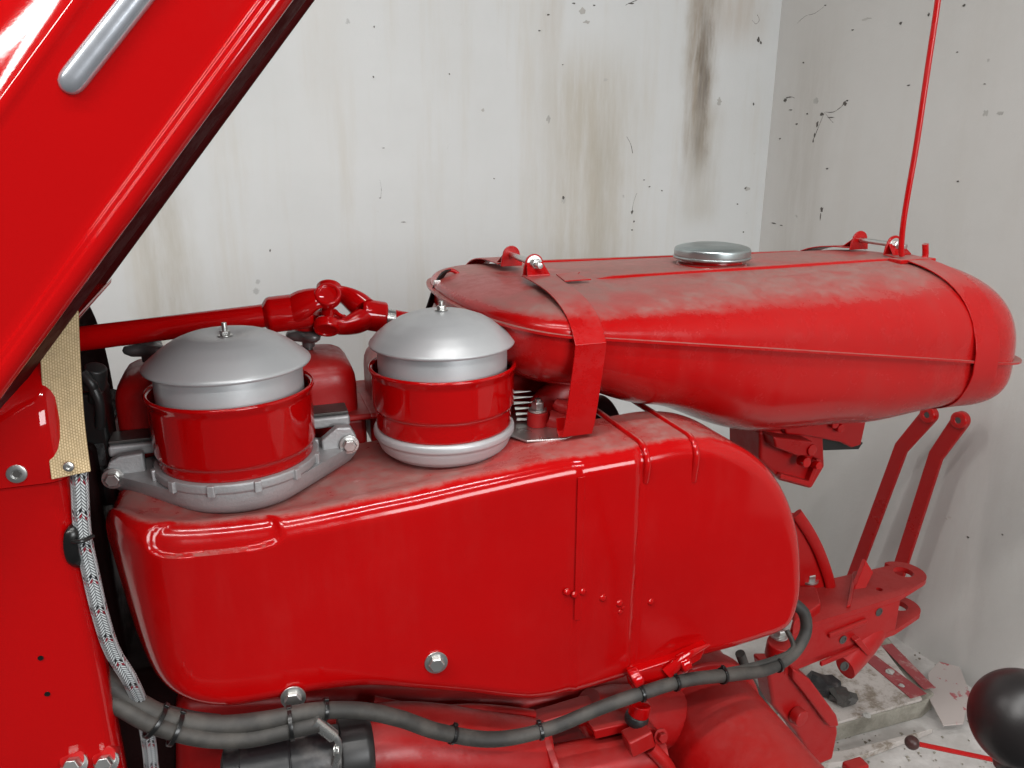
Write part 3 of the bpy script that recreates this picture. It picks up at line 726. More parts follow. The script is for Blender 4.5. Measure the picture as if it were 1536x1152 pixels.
# straps: near branch follows the tank, lifts off at the shoulder, ends in a bent eye with a bolt
def strap(us_, width, th0, vend, lift, tail, label, far=True):
    P = []
    if tail: P += tail
    n_ = 30; th1 = None
    for s in range(n_ + 1):
        th = th0 + (PI * .5 - th0) * s / n_
        p = tank_pt(us_, th, .003)
        if th > .3 and p.y > vend: break
        if tail and p.z < seam_w(us_) + .004: 
            p.y = min(p.y, TC - t_hw(us_) - .009)
        b_ = sst(th, .15, 1.1); p += Vector((0, -.006 * (1 - b_) * 0, lift * b_))
        if abs(th) < .25: p.y -= .007 * (1 - abs(th) / .25)
        P.append(p)
    last = P[-1]
    o = ribbon('tank_strap', P, (1, 0, 0), width, .0022, 'red_strap', T); tag(o, label)
    if far:
        Q = [tank_pt(us_, PI - (PI - PI * .5) * s / 22 * .92 - .02, .003) + Vector((0, 0, lift * sst(s, 4, 18))) for s in range(23)]
        Q = [q for q in Q if q.y > vend + .012]
        ribbon('strap_half', Q, (1, 0, 0), width, .0022, 'red_strap', o)
        lastf = Q[-1]
    # bent eyes at both ends and the tightening bolt between them
    for e_, sg in ((last, 1), (lastf if far else last + Vector((0, .06, 0)), -1)):
        w_ = width * .42
        E = [e_ + Vector((0, -sg * .012, 0)), e_ + Vector((0, -sg * .002, .001)), e_ + Vector((0, sg * .005, .008)), e_ + Vector((0, sg * .006, .022)), e_ + Vector((0, sg * .0055, .030))]
        prism('strap_eye', [e_ + Vector((x, sg * .004, z)) for x, z in [(-w_, -.003), (w_, -.003), (w_ * .9, .012)] + [(w_ * .8 * math.cos(a), .016 + w_ * .8 * math.sin(a)) for a in [R(20 * q) for q in range(0, 10)]] + [(-w_ * .9, .012)]], (0, sg * .004, 0), 'red_strap', o, bevel=.001)
        prism('eye_gusset', [e_ + Vector((x, -sg * .016, -.001)) for x in (-w_, w_)] + [e_ + Vector((x, sg * .004, .016)) for x in (w_ * .7, -w_ * .7)], (0, 0, .003), 'red_strap', o, bevel=.001)
    a = last + Vector((0, -.012, .016)); b = (lastf if far else last) + Vector((0, .012, .016))
    hexbolt('strap_nut', last + Vector((0, .003, .016)), (0, -1, 0), .0085, .009, o, stud=.016)
    tube('strap_bolt', [last + Vector((0, .004, .016)), b], .0048, 'zinc', o, 12, 0)
    return o
u_s = .457
tail = [Vector((u_s - .012, -.057, 1.142)), Vector((u_s - .012, -.060, 1.1235)), Vector((u_s - .012, -.068, 1.1165)), Vector((u_s - .0115, -.079, 1.121)), Vector((u_s - .0105, -.085, 1.138)), Vector((u_s - .008, -.0875, 1.165)), Vector((u_s - .0045, -.089, 1.20)), Vector((u_s - .002, -.090, 1.225))]
s1 = strap(u_s, .045, -.06, .125, .008, tail, 'front tank strap hanging down to the cowl')
s2 = strap(1.183, .052, -1.45, .155, .004, None, 'rear tank strap around the tank end')
# torn clip on the front strap
cq = on_top(u_s + .035, .115, .007)
prism('strap_clip', [cq + Vector(q) for q in ((0, -.03, -.004), (.045, -.028, -.004), (.03, -.01, .002), (.04, .004, .003), (0, .006, .001))], (0, 0, .002), 'red_strap', s1, bevel=.0006)
# little handle and black cable tie at the front corner
h0 = at(655, 412, v=.30); 
tube('tank_loop', [at(664, 410, v=.27), at(676, 405, v=.275), at(688, 412, v=.27), at(693, 425, v=.26), at(690, 440, v=.25)], .0035, 'red_strap', tank, 10, 5)
zt = ribbon('cable_strap', smooth([at(672, 404, v=.262), at(664, 410, v=.26), at(655, 425, v=.26), at(648, 445, v=.26), at(640, 470, v=.26)], 5), (.8, .5, 0), .014, .003, 'black', tank)
box('strap_buckle', at(656, 424, v=.252), (.012, .006, .009), 'zinc', tank, bevel=.001)

# thin bent rod rising from a clip on the rear strap
P = [at(x, y, v=.10) for x, y in ((1353, 384), (1352, 370), (1355, 335), (1362, 290), (1375, 215), (1392, 100), (1404, 20), (1415, -60))]
rod = tube('bent_rod', P, .0049, 'red_strap', T, 14, 8); tag(rod, 'thin bent red rod rising from the rear of the tank')
cb0 = at(1352, 386, v=.10); cb1 = at(1385, 388, v=.10)
cm = (cb0 + cb1) / 2
box('rod_clip', cm + Vector((0, 0, -.004)), ((cb1 - cb0).length + .03, .03, .008), 'red_strap', rod, bevel=.002)
tube('clip_hook', [at(1384, 390, v=.10), at(1388, 384, v=.10), at(1388, 366, v=.10)], .0055, 'red_strap', rod, 12, 4)

# ---- tank support, spring comb and washer bolt ---------------------------
bk = tube('tank_support', [at(822, 640, v=.03), at(818, 612, v=.03), at(838, 596, v=.03), at(862, 580, v=.04)], [.030, .027, .030, .032], 'red_cast', T, 18, 6, flat=((0, 1, 0), .7))
tag(bk, 'cast red bracket carrying the front of the tank')
tube('support_pad', [at(820, 628, v=-.006), at(840, 634, v=-.01), at(866, 626, v=-.006)], [.014, .020, .016], 'red_cast', bk, 14, 5)
tube('support_rib', [at(832, 604, v=-.004), at(848, 612, v=-.012), at(870, 606, v=-.006)], [.008, .012, .008], 'red_cast', bk, 12, 5)
bp = at(806, 658, v=-.005); bp.z = max(bp.z, 1.114)
lathe('spacer', round_prof([(0, 0), (.0155, 0), (.0155, .022), (0, .022)], .0025), bp, 'red_cast', bk, n=28)
hexbolt('bolt', bp + Vector((0, 0, .026)), (0, 0, 1), .009, .011, bk, stud=.004)
pl = [at(x, y, w=1.1115) for x, y in ((742, 640), (765, 655), (790, 664), (850, 660), (905, 640), (900, 632), (840, 640), (770, 622))]
fb = prism('base_plate', pl, (0, 0, .003), 'zinc', T, bevel=.0008)
tag(fb, 'thin bare metal plate under the tank bracket')
for i in range(9):
    a = at(768 + i * 1.5, 588 + i * 8.2, v=.03 - i * .003)
    tube('comb_tooth', [a, a + Vector((.026 + .001 * i, -.012, .002))], [.0026, .0006], 'zinc', fb, 8, 0)
box('red_plate', at(800, 672, v=-.03) + Vector((.01, .03, -.004)), (.10, .06, .006), 'red_cast', fb, bevel=.002)
lathe('fan_hub', round_prof([(0, 0), (.075, 0), (.085, .01), (.085, .05), (0, .06)], .006), at(870, 668, v=.16), 'rubber', T, axis=(1, 0, 0), n=48)

# ---- castings below the rear of the tank --------------------------------
lv = prism('lever_housing', [at(x, y, v=.10) for x, y in ((1140, 648), (1235, 640), (1238, 700), (1218, 734), (1172, 722), (1140, 690))], (0, .10, 0), 'red_cast', T, bevel=.006, seg=3)
tag(lv, 'red cast housing hanging below the rear of the tank')
prism('housing_lip', [at(x, y, v=.088) for x, y in ((1170, 718), (1216, 731), (1232, 690), (1226, 688), (1213, 722), (1172, 711))], (0, .03, 0), 'red_cast', lv, bevel=.002)
prism('housing_ear', [at(x, y, v=.07) for x, y in ((1160, 655), (1200, 660), (1220, 662), (1218, 685), (1196, 684), (1164, 672))], (0, .035, 0), 'red_cast', lv, bevel=.004, seg=3)
for x, y, r_ in ((1200, 690, .010), (1218, 695, .008), (1208, 672, .011)):
    lathe('stud', round_prof([(0, 0), (r_, 0), (r_, .018), (0, .018)], .002), at(x, y, v=.085), 'red', lv, axis=(.1, -1, .1), n=18)
prism('black_plate', [at(x, y, v=.11) for x, y in ((1222, 650), (1295, 664), (1288, 674), (1232, 676), (1226, 690), (1221, 690))], (0, .06, 0), 'black', lv, bevel=.001)
prism('tank_foot', [at(x, y, v=.09) for x, y in ((1175, 640), (1305, 622), (1300, 632), (1292, 668), (1278, 672), (1262, 664), (1215, 655), (1180, 652))], (0, .09, 0), 'red_cast', lv, bevel=.004, seg=3)
for x, y in ((1255, 640), (1247, 634)):
    lathe('stud', round_prof([(0, 0), (.008, 0), (.008, .012), (0, .012)], .002), at(x, y, v=.09), 'red', lv, axis=(0, -1, 0), n=16)
for i, off in enumerate((0, 6, 14)):
    tube('wire', [at(1086 + off, 700, v=.20), at(1100 + off, 672, v=.20), at(1118 + off, 655 + i * 3, v=.20), at(1140 + off, 648 + i * 4, v=.20)], .0028, 'black', lv, 8, 5)

# ---- top-link bracket at the rear ---------------------------------------
WT = .60
def tp(x, y, w=WT): return at(x, y, w=w)
def arc(c, r, a0, a1, n): return [c + Vector((r * math.cos(R(a0 + (a1 - a0) * i / n)), r * math.sin(R(a0 + (a1 - a0) * i / n)), 0)) for i in range(n + 1)]
pn0, pn1, pf1, pf0 = tp(1185, 945), tp(1352, 893), tp(1335, 848), tp(1238, 870)
ctr = tp(1355, 858); rr = (tp(1388, 860) - ctr).length
dirn = (pn1 - pn0).normalized(); th = math.degrees(math.atan2(dirn.y, dirn.x))
plate = [pn0, pn1] + arc(ctr, rr, th - 80, th + 95, 14) + [pf1, pf0, tp(1200, 890)]
def plate_with_hole(name, P, hole_c, hr, th_, mat, parent):
    bm = bmesh.new(); vs = [bm.verts.new(p) for p in P]; es = [bm.edges.new((vs[i], vs[(i + 1) % len(vs)])) for i in range(len(vs))]
    for c_, r_ in zip(hole_c, hr):
        hs = [bm.verts.new(c_ + Vector((r_ * math.cos(2 * PI * i / 24), r_ * math.sin(2 * PI * i / 24), 0))) for i in range(24)]
        es += [bm.edges.new((hs[i], hs[(i + 1) % 24])) for i in range(24)]
    g = bmesh.ops.triangle_fill(bm, edges=es, use_beauty=True)
    fs = [f for f in bm.faces]
    e_ = bmesh.ops.extrude_face_region(bm, geom=fs)
    for x in e_['geom']:
        if isinstance(x, bmesh.types.BMVert): x.co.z -= th_
    bmesh.ops.recalc_face_normals(bm, faces=bm.faces)
    Vv = [v.co.copy() for v in bm.verts]; bm.verts.index_update(); Ff = [tuple(v.index for v in f.verts) for f in bm.faces]; bm.free()
    return obj(name, Vv, Ff, mat, parent, sharp=30)
tl = plate_with_hole('top_link_bracket', plate, [ctr, tp(1319, 884)], [.021, .007], .012, 'red_cast', T)
tag(tl, 'welded red three point bracket with hole in its rounded end')
side_h = .085
n_in = Vector((-dirn.y, dirn.x, 0))
prism('side_plate', [pn0 + Vector((0, 0, -.012)), pn1 + Vector((0, 0, -.012)), pn1 + Vector((0, 0, -side_h)), pn0 + Vector((0, 0, -side_h - .02))], n_in * .012, 'red_cast', tl, bevel=.002)
low = [p + Vector((0, 0, -side_h)) for p in plate]
plate_with_hole('bracket_plate', low, [ctr + Vector((0, 0, -side_h))], [.021], .012, 'red_cast', tl)
far0 = pf0 + Vector((0, 0, -.012)); far1 = pf1 + Vector((0, 0, -.012)) - dirn * .05
prism('side_plate', [far0, far1, far1 + Vector((0, 0, -side_h)), far0 + Vector((0, 0, -side_h))], -n_in * .012, 'red_cast', tl, bevel=.002)
prism('fin', [tp(1282, 884), tp(1299, 882), tp(1309, 866) + Vector((0, 0, .012)), tp(1296, 862) + Vector((0, 0, .035))], n_in * .01, 'red', tl, bevel=.001)
for t_ in (.52,):
    a = pn0.lerp(pn1, t_); b = pf0.lerp(pf1, t_ * .8)
    prism('weld_bar', [a + n_in * .01, a + n_in * .01 + dirn * .012, b + dirn * .012, b], (0, 0, .006), 'red_cast', tl, bevel=.002)
a = pn0.lerp(pn1, .34) + Vector((0, 0, -.035)); b = pn0.lerp(pn1, .68) + Vector((0, 0, -.028))
prism('side_rib', [a, b, b + Vector((0, 0, -.010)), a + Vector((0, 0, -.010))], -n_in * .007, 'red_cast', tl, bevel=.002)
a = pn0.lerp(pn1, .30) + Vector((0, 0, -.098)); b = pn0.lerp(pn1, .66) + Vector((0, 0, -.090))
prism('side_rib', [a, b, b + Vector((0, 0, -.010)), a + Vector((0, 0, -.010))], -n_in * .007, 'red_cast', tl, bevel=.002)
for t_, z in ((.80, -.024), (.49, -.064)):
    p = pn0.lerp(pn1, t_) + Vector((0, 0, z)) - n_in * .0006
    lathe('bolt_hole', [(.0095, 0), (.0095, .0012), (.007, .0012), (.006, -.003), (0, -.003)], p, 'steel_dark', tl, axis=-n_in, n=20)
hexbolt('bolt', tp(1211, 880) + Vector((0, 0, .02)), (0, 0, 1), .014, .014, tl)
prism('mounting_ear', [tp(1190, 935, .62), tp(1232, 905, .62), tp(1225, 880, .62), tp(1195, 878, .62)], (0, 0, -.03), 'red_cast', tl, bevel=.004)
# drop lug below the bracket
lug = tube('drop_lug', [at(1318, 940, v=.10), at(1293, 972, v=.085), at(1268, 1002, v=.07)], [.034, .036, .033], 'red_cast', T, 16, 5, flat=((0, 1, 0), .5)); tag(lug, 'red lug hanging under the three point bracket')
lathe('lug_hole', [(.010, 0), (.010, .002), (.007, .002), (.006, -.004), (0, -.004)], at(1266, 999, v=.047), 'steel_dark', lug, axis=(-.1, -1, .15), n=20)
prism('lug_rib', [at(x, y, v=.06) for x, y in ((1282, 962), (1290, 957), (1308, 980), (1302, 985))], (0, .02, 0), 'red_cast', lug, bevel=.002)
# mudguard sheet behind the cowling
mg = tube('mudguard_edge', [at(1195, 770, v=.16), at(1215, 800, v=.16), at(1232, 835, v=.16), at(1246, 880, v=.16), at(1250, 930, v=.16)], .012, 'red_cast', T, 12, 5, flat=((0, 1, 0), .5))
tag(mg, 'curved red sheet showing behind the cowling')
prism('mudguard_sheet', [at(x, y, v=.165) for x, y in ((1150, 770), (1195, 770), (1215, 800), (1232, 835), (1246, 880), (1250, 930), (1150, 930))], (0, .004, 0), 'red_cast', mg, bevel=.001)

# ---- rear axle trumpet and lower castings --------------------------------
axc = at(1085, 1120, v=-.10)
ax_ = lathe('axle_housing', round_prof([(.118, -.40), (.112, -.2), (.104, 0), (.100, .12), (.098, .34), (0, .34)], .004), axc, 'red_cast', T, axis=(0, -1, 0), n=72, caps=False)
tag(ax_, 'dusty red axle tube running towards the viewer')
lathe('axle_collar', round_prof([(.09, -.02), (.128, -.02), (.132, -.016), (.132, .016), (.128, .02), (.09, .02)], .002), axc + Vector((-.02, .07, 0)), 'red_cast', ax_, axis=(0, -1, 0), n=72, caps=False)
gb = prism('gearbox_casing', [at(x, y, v=-.03) for x, y in ((262, 1050), (480, 1042), (800, 1046), (960, 1030), (1010, 1100), (1010, 1330), (262, 1330))], (0, .30, 0), 'red_cast', T, bevel=.02, seg=4)
tag(gb, 'dusty red engine and gearbox casting below the cowling')
g1 = tube('starter_housing', [at(470, 1140, v=-.10), at(600, 1120, v=-.10), at(760, 1135, v=-.10), at(800, 1140, v=-.10)], [.055, .060, .060, .058], 'red_cast', gb, 28, 6)
tube('casing_cylinder', [at(800, 1165, v=-.12), at(830, 1158, v=-.12), at(985, 1128, v=-.12)], [.034, .038, .038], 'red_cast', gb, 28, 5)
lathe('casing_flange', round_prof([(0, 0), (.052, 0), (.052, .012), (0, .012)], .003), at(815, 1140, v=-.11), 'red_cast', gb, axis=(1, 0, .15), n=36)
box('casing_block', at(957, 1108, v=-.15), (.04, .03, .03), 'red_cast', gb, rot=Matrix.Rotation(R(-15), 3, 'Y'), bevel=.003)
lathe('casing_stub', round_prof([(0, 0), (.016, 0), (.016, .03), (0, .03)], .003), at(955, 1080, v=-.13), 'red', gb, axis=(.2, 0, 1), n=20)
lathe('rubber_boot', round_prof([(0, 0), (.017, 0), (.019, .008), (.017, .016), (0, .016)], .002), at(953, 1084, v=-.13), 'rubber', gb, axis=(.2, 0, 1), n=20)
tube('oil_pipe', [at(975, 1120, v=-.15), at(1000, 1148, v=-.16), at(1015, 1180, v=-.16)], .011, 'red_cast', gb, 14, 5)
hexbolt('bolt', at(992, 1105, v=-.14), (0, -1, .3), .008, .008, gb, mat='red_cast')
tube('casing_bulge', [at(880, 1060, v=-.06), at(920, 1075, v=-.06), at(1020, 1075, v=-.05)], [.03, .05, .05], 'red_cast', gb, 24, 5)
for x, y, r_ in ((112, 1152, .0105), (160, 1148, .0100)):
    p = at(x, y, v=-.205)
    lathe('nut_boss', round_prof([(0, 0), (r_ * 1.25, 0), (r_ * 1.25, .02), (0, .02)], .003), p + Vector((0, .02, 0)), 'red_cast', gb, axis=(-.1, -1, .5), n=28)
    hexbolt('bolt', p + Vector((0, .0, .004)), (-.1, -1, .5), r_ * .85, .012, gb, mat='zinc')
for q in range(9):
    a = R(20 + q * 40); hexbolt('collar_bolt', axc + Vector((-.02 + .118 * math.cos(a), .049, .118 * math.sin(a))), (0, -1, 0), .0075, .007, ax_, mat='red_cast')
prism('casing_web', [at(x, y, v=-.075) for x, y in ((805, 1085), (880, 1062), (950, 1052), (955, 1066), (885, 1080), (815, 1102))], (0, .03, 0), 'red_cast', gb, bevel=.003)
prism('casing_web', [at(x, y, v=-.125) for x, y in ((890, 1096), (935, 1086), (985, 1094), (985, 1106), (935, 1100), (893, 1110))], (0, .04, 0), 'red_cast', gb, bevel=.003)
tube('return_pipe', [at(560, 1052, v=-.06), at(640, 1066, v=-.07), at(720, 1064, v=-.07), at(800, 1072, v=-.06)], .008, 'red_cast', gb, 12, 5)
# brake arm beside the axle
br_ = prism('brake_arm', [at(x, y, v=.06) for x, y in ((1150, 1000), (1180, 1000), (1215, 1020), (1255, 1075), (1258, 1100), (1250, 1140), (1225, 1150), (1195, 1100), (1160, 1060))], (0, .05, 0), 'red_cast', T, bevel=.008, seg=3)
tag(br_, 'angular red cast arm between axle tube and floor')
prism('arm_rim', [at(x, y, v=.045) for x, y in ((1190, 1003), (1216, 1020), (1256, 1074), (1260, 1090), (1245, 1092), (1212, 1048), (1190, 1020))], (0, .05, 0), 'red_cast', br_, bevel=.005)
lathe('arm_pin', round_prof([(0, 0), (.018, 0), (.018, .02), (0, .02)], .003), at(1192, 1070, v=.06), 'red_cast', br_, axis=(.2, -1, 0), n=24)
p = at(1165, 955, v=.02); lathe('arm_boss', round_prof([(0, 0), (.024, 0), (.024, .035), (0, .035)], .004), at(1166, 985, v=.02), 'red_cast', br_, axis=(0, -.1, 1), n=28)
hexbolt('bolt', at(1168, 950, v=.02), (0, -.1, 1), .012, .012, br_)
tube('drain_pipe', [at(1110, 980, v=.0), at(1130, 1030, v=.0), at(1160, 1080, v=.0)], .009, 'conduit', br_, 10, 5)
box('mounting_tab', at(1283, 1150, v=.05), (.05, .03, .02), 'red_cast', br_, bevel=.005)

# ---- wiring conduit along the foot of the cowling ------------------------
def pth(L): return [at(x, y, v=v) for x, y, v in L]
main = pth([(140, 1000, -.15), (170, 1030, -.165), (215, 1060, -.172), (262, 1080, -.174), (330, 1088, -.175), (400, 1081, -.175), (470, 1067, -.175), (540, 1066, -.172), (600, 1078, -.17), (660, 1098, -.168),
            (740, 1109, -.165), (820, 1094, -.165), (900, 1062, -.168), (962, 1040, -.172), (1030, 1020, -.165), (1100, 1012, -.155), (1150, 1004, -.14), (1188, 982, -.125), (1208, 950, -.11), (1206, 920, -.10), (1188, 903, -.09)])
cd = tube('wiring_conduit', main, [.0115] * 6 + [.0105] * 5 + [.0098] * 10, 'conduit', T, 16, 8); tag(cd, 'dark grey wiring conduit hanging along the foot of the cowling')
tube('battery_cable', pth([(140, 1040, -.16), (175, 1056, -.176), (230, 1086, -.182), (300, 1106, -.184), (370, 1108, -.184), (430, 1096, -.184), (478, 1085, -.184)]), .0105, 'conduit', cd, 16, 8)
tube('thin_wire', pth([(675, 1096, -.165), (720, 1104, -.168), (760, 1102, -.165), (812, 1090, -.165)]), .0028, 'rubber', cd, 8, 6)
tube('thin_wire', pth([(1030, 1014, -.155), (1110, 1002, -.145), (1170, 985, -.13), (1190, 970, -.12), (1180, 945, -.10)]), .0042, 'conduit', cd, 8, 6)
tube('thin_wire', pth([(240, 1058, -.165), (290, 1070, -.160), (330, 1075, -.155)]), .003, 'rubber', cd, 8, 6)
sm_main = smooth(main, 8)
def tie(x, y, r_=.0125, extra=None):
    p = at(x, y, v=-.17); i = min(range(1, len(sm_main) - 1), key=lambda q: (sm_main[q].x - p.x) ** 2 + (sm_main[q].z - p.z) ** 2)
    c_ = sm_main[i]; t = (sm_main[i + 1] - sm_main[i - 1]).normalized()
    if extra: c_ = c_ + Vector(extra)
    z = lathe('cable_tie', round_prof([(r_ - .002, -.0025), (r_, -.0025), (r_, .0025), (r_ - .002, .0025)], .0005), c_, 'black', cd, axis=t, n=24, caps=False)
    m = frame(t)
    box('tie_lock', c_ + m @ Vector((r_ * .3, r_ * .98, 0)), (.006, .005, .006), 'black', cd, rot=m, bevel=.001)
for a in ((490, 1060), (676, 1102), (812, 1097), (960, 1040), (1012, 1024), (1098, 1012), (1190, 980)): tie(*a)
for a in ((232, 1066), (262, 1080), (432, 1076)): tie(*a, r_=.0195, extra=(0, -.004, -.009))
# cable lug to the coil
lu = tube('cable_lug', [at(470, 1080, v=-.186), at(500, 1104, v=-.186)], .008, 'zinc', cd, 14, 0)
tube('terminal_strap', [at(498, 1100, v=-.186), at(507, 1112, v=-.188), at(508, 1128, v=-.188), at(503, 1150, v=-.186)], .0042, 'zinc', cd, 10, 5, flat=((0, 1, 0), .5))
# black starter solenoid at the bottom edge
ca0, ca1 = at(330, 1165, v=-.16), at(512, 1128, v=-.16); cax = (ca1 - ca0).normalized(); Lc = (ca1 - ca0).length
cl_ = lathe('starter_solenoid', round_prof([(0, 0), (.020, 0), (.034, .004), (.034, .022), (.036, .023), (.036, Lc * .55), (.0345, Lc * .56), (.036, Lc * .57), (.036, Lc), (0, Lc)], .001), ca0 + Vector((0, .012, -.012)), 'coil', T, axis=cax, n=40)
tag(cl_, 'black starter solenoid below the conduit')
lathe('end_cap', round_prof([(0, 0), (.042, 0), (.042, .034), (.036, .042), (0, .043)], .003), ca0 + Vector((0, .012, -.012)) + cax * (Lc - .002), 'rubber', cl_, axis=cax, n=40)
hexbolt('terminal_nut', at(504, 1124, v=-.188), (.9, -.4, 0), .005, .005, cl_)

# ---- front body: side panel, canvas pull strap, braided cable -------------
# plan: sheet with a rounded shoulder, running forward out of view
u_e = -.1485
sec = [(-.200, .60), (-.200, .9), (-.200, 1.10), (-.200, 1.1905), (-.2035, 1.1925), (-.2035, 1.197), (-.2035, 1.225), (-.2015, 1.250), (-.195, 1.272), (-.183, 1.289), (-.166, 1.302), (-.14, 1.312), (-.10, 1.318), (.2, 1.32)]
def panel_mesh(sec_, name, mat, parent, u_edge, u_front=-.75, rr=.018):
    V = []; Fc = []; m = len(sec_)
    cols = [(u_front, 0)] + [(u_edge - rr + rr * math.sin(PI / 2 * s / 6), rr * (1 - math.cos(PI / 2 * s / 6))) for s in range(7)] + [(u_edge - .002, rr + .02)]
    for (u, dv) in cols:
        for (v, w) in sec_: V.append((u, v + dv, w))
    for i in range(len(cols) - 1):
        for j in range(m - 1): Fc.append((i * m + j, i * m + j + 1, (i + 1) * m + j + 1, (i + 1) * m + j))
    o = obj(name, V, Fc, mat, parent, sharp=28)
    s_ = o.modifiers.new('sheet', 'SOLIDIFY'); s_.thickness = .002; s_.offset = -1
    es_ = o.modifiers.new('split', 'EDGE_SPLIT'); es_.split_angle = R(40)
    return o
sp_ = panel_mesh(sec[:4], 'side_panel', 'red', T, u_e); tag(sp_, 'smooth red front side panel with two small holes')
up_ = panel_mesh(sec[4:], 'shoulder_panel', 'red', sp_, u_e + .001)
for x, y in ((61, 987), (71, 1041)):
    lathe('hole', [(.0028, 0), (.0028, .0004), (0, .0002)], at(x, y, v=-.2003), 'black', sp_, axis=(0, -1, 0), n=14)
scp = at(25, 711, v=-.2045)
lathe('panel_screw', round_prof([(0, 0), (.0092, 0), (.0088, .002), (.0045, .0026), (.0042, .0012), (0, .0012)], .0004), scp + Vector((0, .001, 0)), 'zinc', sp_, axis=(0, -1, .08), n=28)
lathe('screw_socket', [(.0036, 0), (.0036, .0003), (0, .0003)], scp + Vector((0, -.0005, 0)), 'steel_dark', sp_, axis=(0, -1, .08), n=6)
# dark bowl and painted shade inside the front body
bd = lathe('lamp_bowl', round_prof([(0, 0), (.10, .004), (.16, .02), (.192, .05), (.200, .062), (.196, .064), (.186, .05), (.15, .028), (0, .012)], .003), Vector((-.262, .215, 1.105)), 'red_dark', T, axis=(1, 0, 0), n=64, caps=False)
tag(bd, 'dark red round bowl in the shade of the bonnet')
bh = box('shade_block', (-.235, .17, .70), (.13, .28, .88), 'red_dark', T, bevel=.01); box('shade_block_foot', (-.165, .13, .52), (.17, .27, .62), 'red_dark', bh, bevel=.01); tag(bh, 'added near-black block standing for shade beside the side panel')  # added blocks, coloured near black where the gap holds only shade
vr = box('voltage_regulator', (at(140, 620, v=.09).x - .005, .09, 1.125), (.05, .06, .16), 'black', T, bevel=.006); tag(vr, 'black electrical box in the gap behind the canvas strap')
lathe('plug', round_prof([(0, 0), (.016, 0), (.013, .03), (0, .03)], .003), at(140, 580, v=.07), 'rubber', vr, axis=(.3, -.3, 1), n=20)
for q in ((124, 560, 140, 600), (132, 566, 150, 640)):
    tube('plug_lead', [at(q[0], q[1], v=.05), at((q[0] + q[2]) / 2 + 8, (q[1] + q[3]) / 2, v=.045), at(q[2], q[3], v=.06)], .006, 'rubber', vr, 10, 5)
box('grey_bracket', at(148, 690, v=.07), (.03, .02, .06), 'cast_al', vr, bevel=.004)
# canvas strap
e0, e1 = at(63, 505, v=-.19), at(118, 505, v=-.15)
CP = [at(88, 470, v=-.172), at(90, 520, v=-.176), at(94, 590, v=-.184), at(99, 650, v=-.192), at(107, 713, v=-.2075)]
cs_ = ribbon('canvas_strap', smooth(CP, 6), (-1, -.15, -.05), .0335, .0024, 'webbing', T, uv=True); tag(cs_, 'beige woven canvas strap riveted to the side panel')
lathe('rivet', round_prof([(0, 0), (.0052, 0), (.0046, .0014), (.002, .0022), (.0017, .001), (0, .001)], .0004), at(103, 700, v=-.209), 'zinc', cs_, axis=(0, -1, .05), n=22)
# braided sleeve
BP = pth([(118, 700, -.195), (120, 740, -.1985), (124, 800, -.20), (136, 860, -.20), (150, 920, -.198), (168, 975, -.192), (195, 1020, -.185), (212, 1060, -.165), (222, 1105, -.155), (228, 1160, -.15)])
bs = tube('braided_cable', BP, .0088, 'braid', T, 20, 10, flat=((-.6, -1, 0), .8)); tag(bs, 'grey braided cable with black and red tracers hanging from the canvas strap')
cp_ = tube('cable_clip', pth([(118, 788, -.190), (108, 800, -.206), (106, 818, -.208), (110, 838, -.206), (118, 844, -.196)]), .0065, 'black', bs, 10, 5, flat=((0, 1, 0), .5))
tube('clip_band', pth([(108, 812, -.210), (122, 812, -.214), (140, 804, -.205)]), .0022, 'black', bs, 8, 5)

# ---- raised bonnet --------------------------------------------------------
VH = -.24
def H_(x, y, v=VH): return at(x, y, v=v)
ea, eb = H_(440, 0), H_(-30, 640)                  # lower rear edge of the bonnet side
eb = H_(0, 599); ed = (ea - eb).normalized()
en = Vector((-ed.z, 0, ed.x))                       # into the sheet, up and forward
rb = .0150
A0 = eb - ed * .35; A1 = ea + ed * .35
# section across the sheet: roof side is off frame, then crown ridge, flat, shallow step, rolled edge
def bonnet_side(v, sgn, name, parent=None, mat='red'):
    prof = [(.30, .20), (.26, .127), (.225, .079), (.195, .046), (.178, .0305), (.165, .0212), (.155, .0156), (.145, .0103), (.138, .0068), (.1325, .0040), (.129, .0020), (.1265, .0005), (.124, -.0010), (.121, -.0016), (.118, -.0010), (.115, -.0001), (.112, 0), (.07, 0), (.03, 0), (.0222, 0), (.0212, -.0005), (.0205, -.0016), (.0198, -.0026), (.0188, -.0030), (.0160, -.0032), (.0152, -.0036), (.0146, -.0046), (.0138, -.0052), (.0125, -.0056)]
    for s in range(0, 19):
        a = PI * (s / 18); prof.append((.0095 - .0095 * math.sin(a), -.0056 + .0085 * (1 - math.cos(a))))
    V = []; Fc = []; NL = 30
    for i in range(NL + 1):
        b = A0.lerp(A1, i / NL)
        for (x, dv) in prof: q = b + en * x; V.append((q.x, v + sgn * dv, q.z))
    m = len(prof)
    for i in range(NL):
        for j in range(m - 1): Fc.append((i * m + j, i * m + j + 1, (i + 1) * m + j + 1, (i + 1) * m + j))
    o = obj(name, V, Fc, mat, parent, sharp=50)
    return o
bon = bonnet_side(VH, 1, 'bonnet', T); tag(bon, 'raised glossy red bonnet with rolled edge')
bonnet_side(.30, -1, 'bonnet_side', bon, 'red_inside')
a, b = A0 + en * .30, A1 + en * .30
obj('bonnet_roof', [(a.x, VH + .20, a.z), (b.x, VH + .20, b.z), (b.x, .10, b.z), (a.x, .10, a.z)], [(0, 1, 2, 3)], 'red', bon)
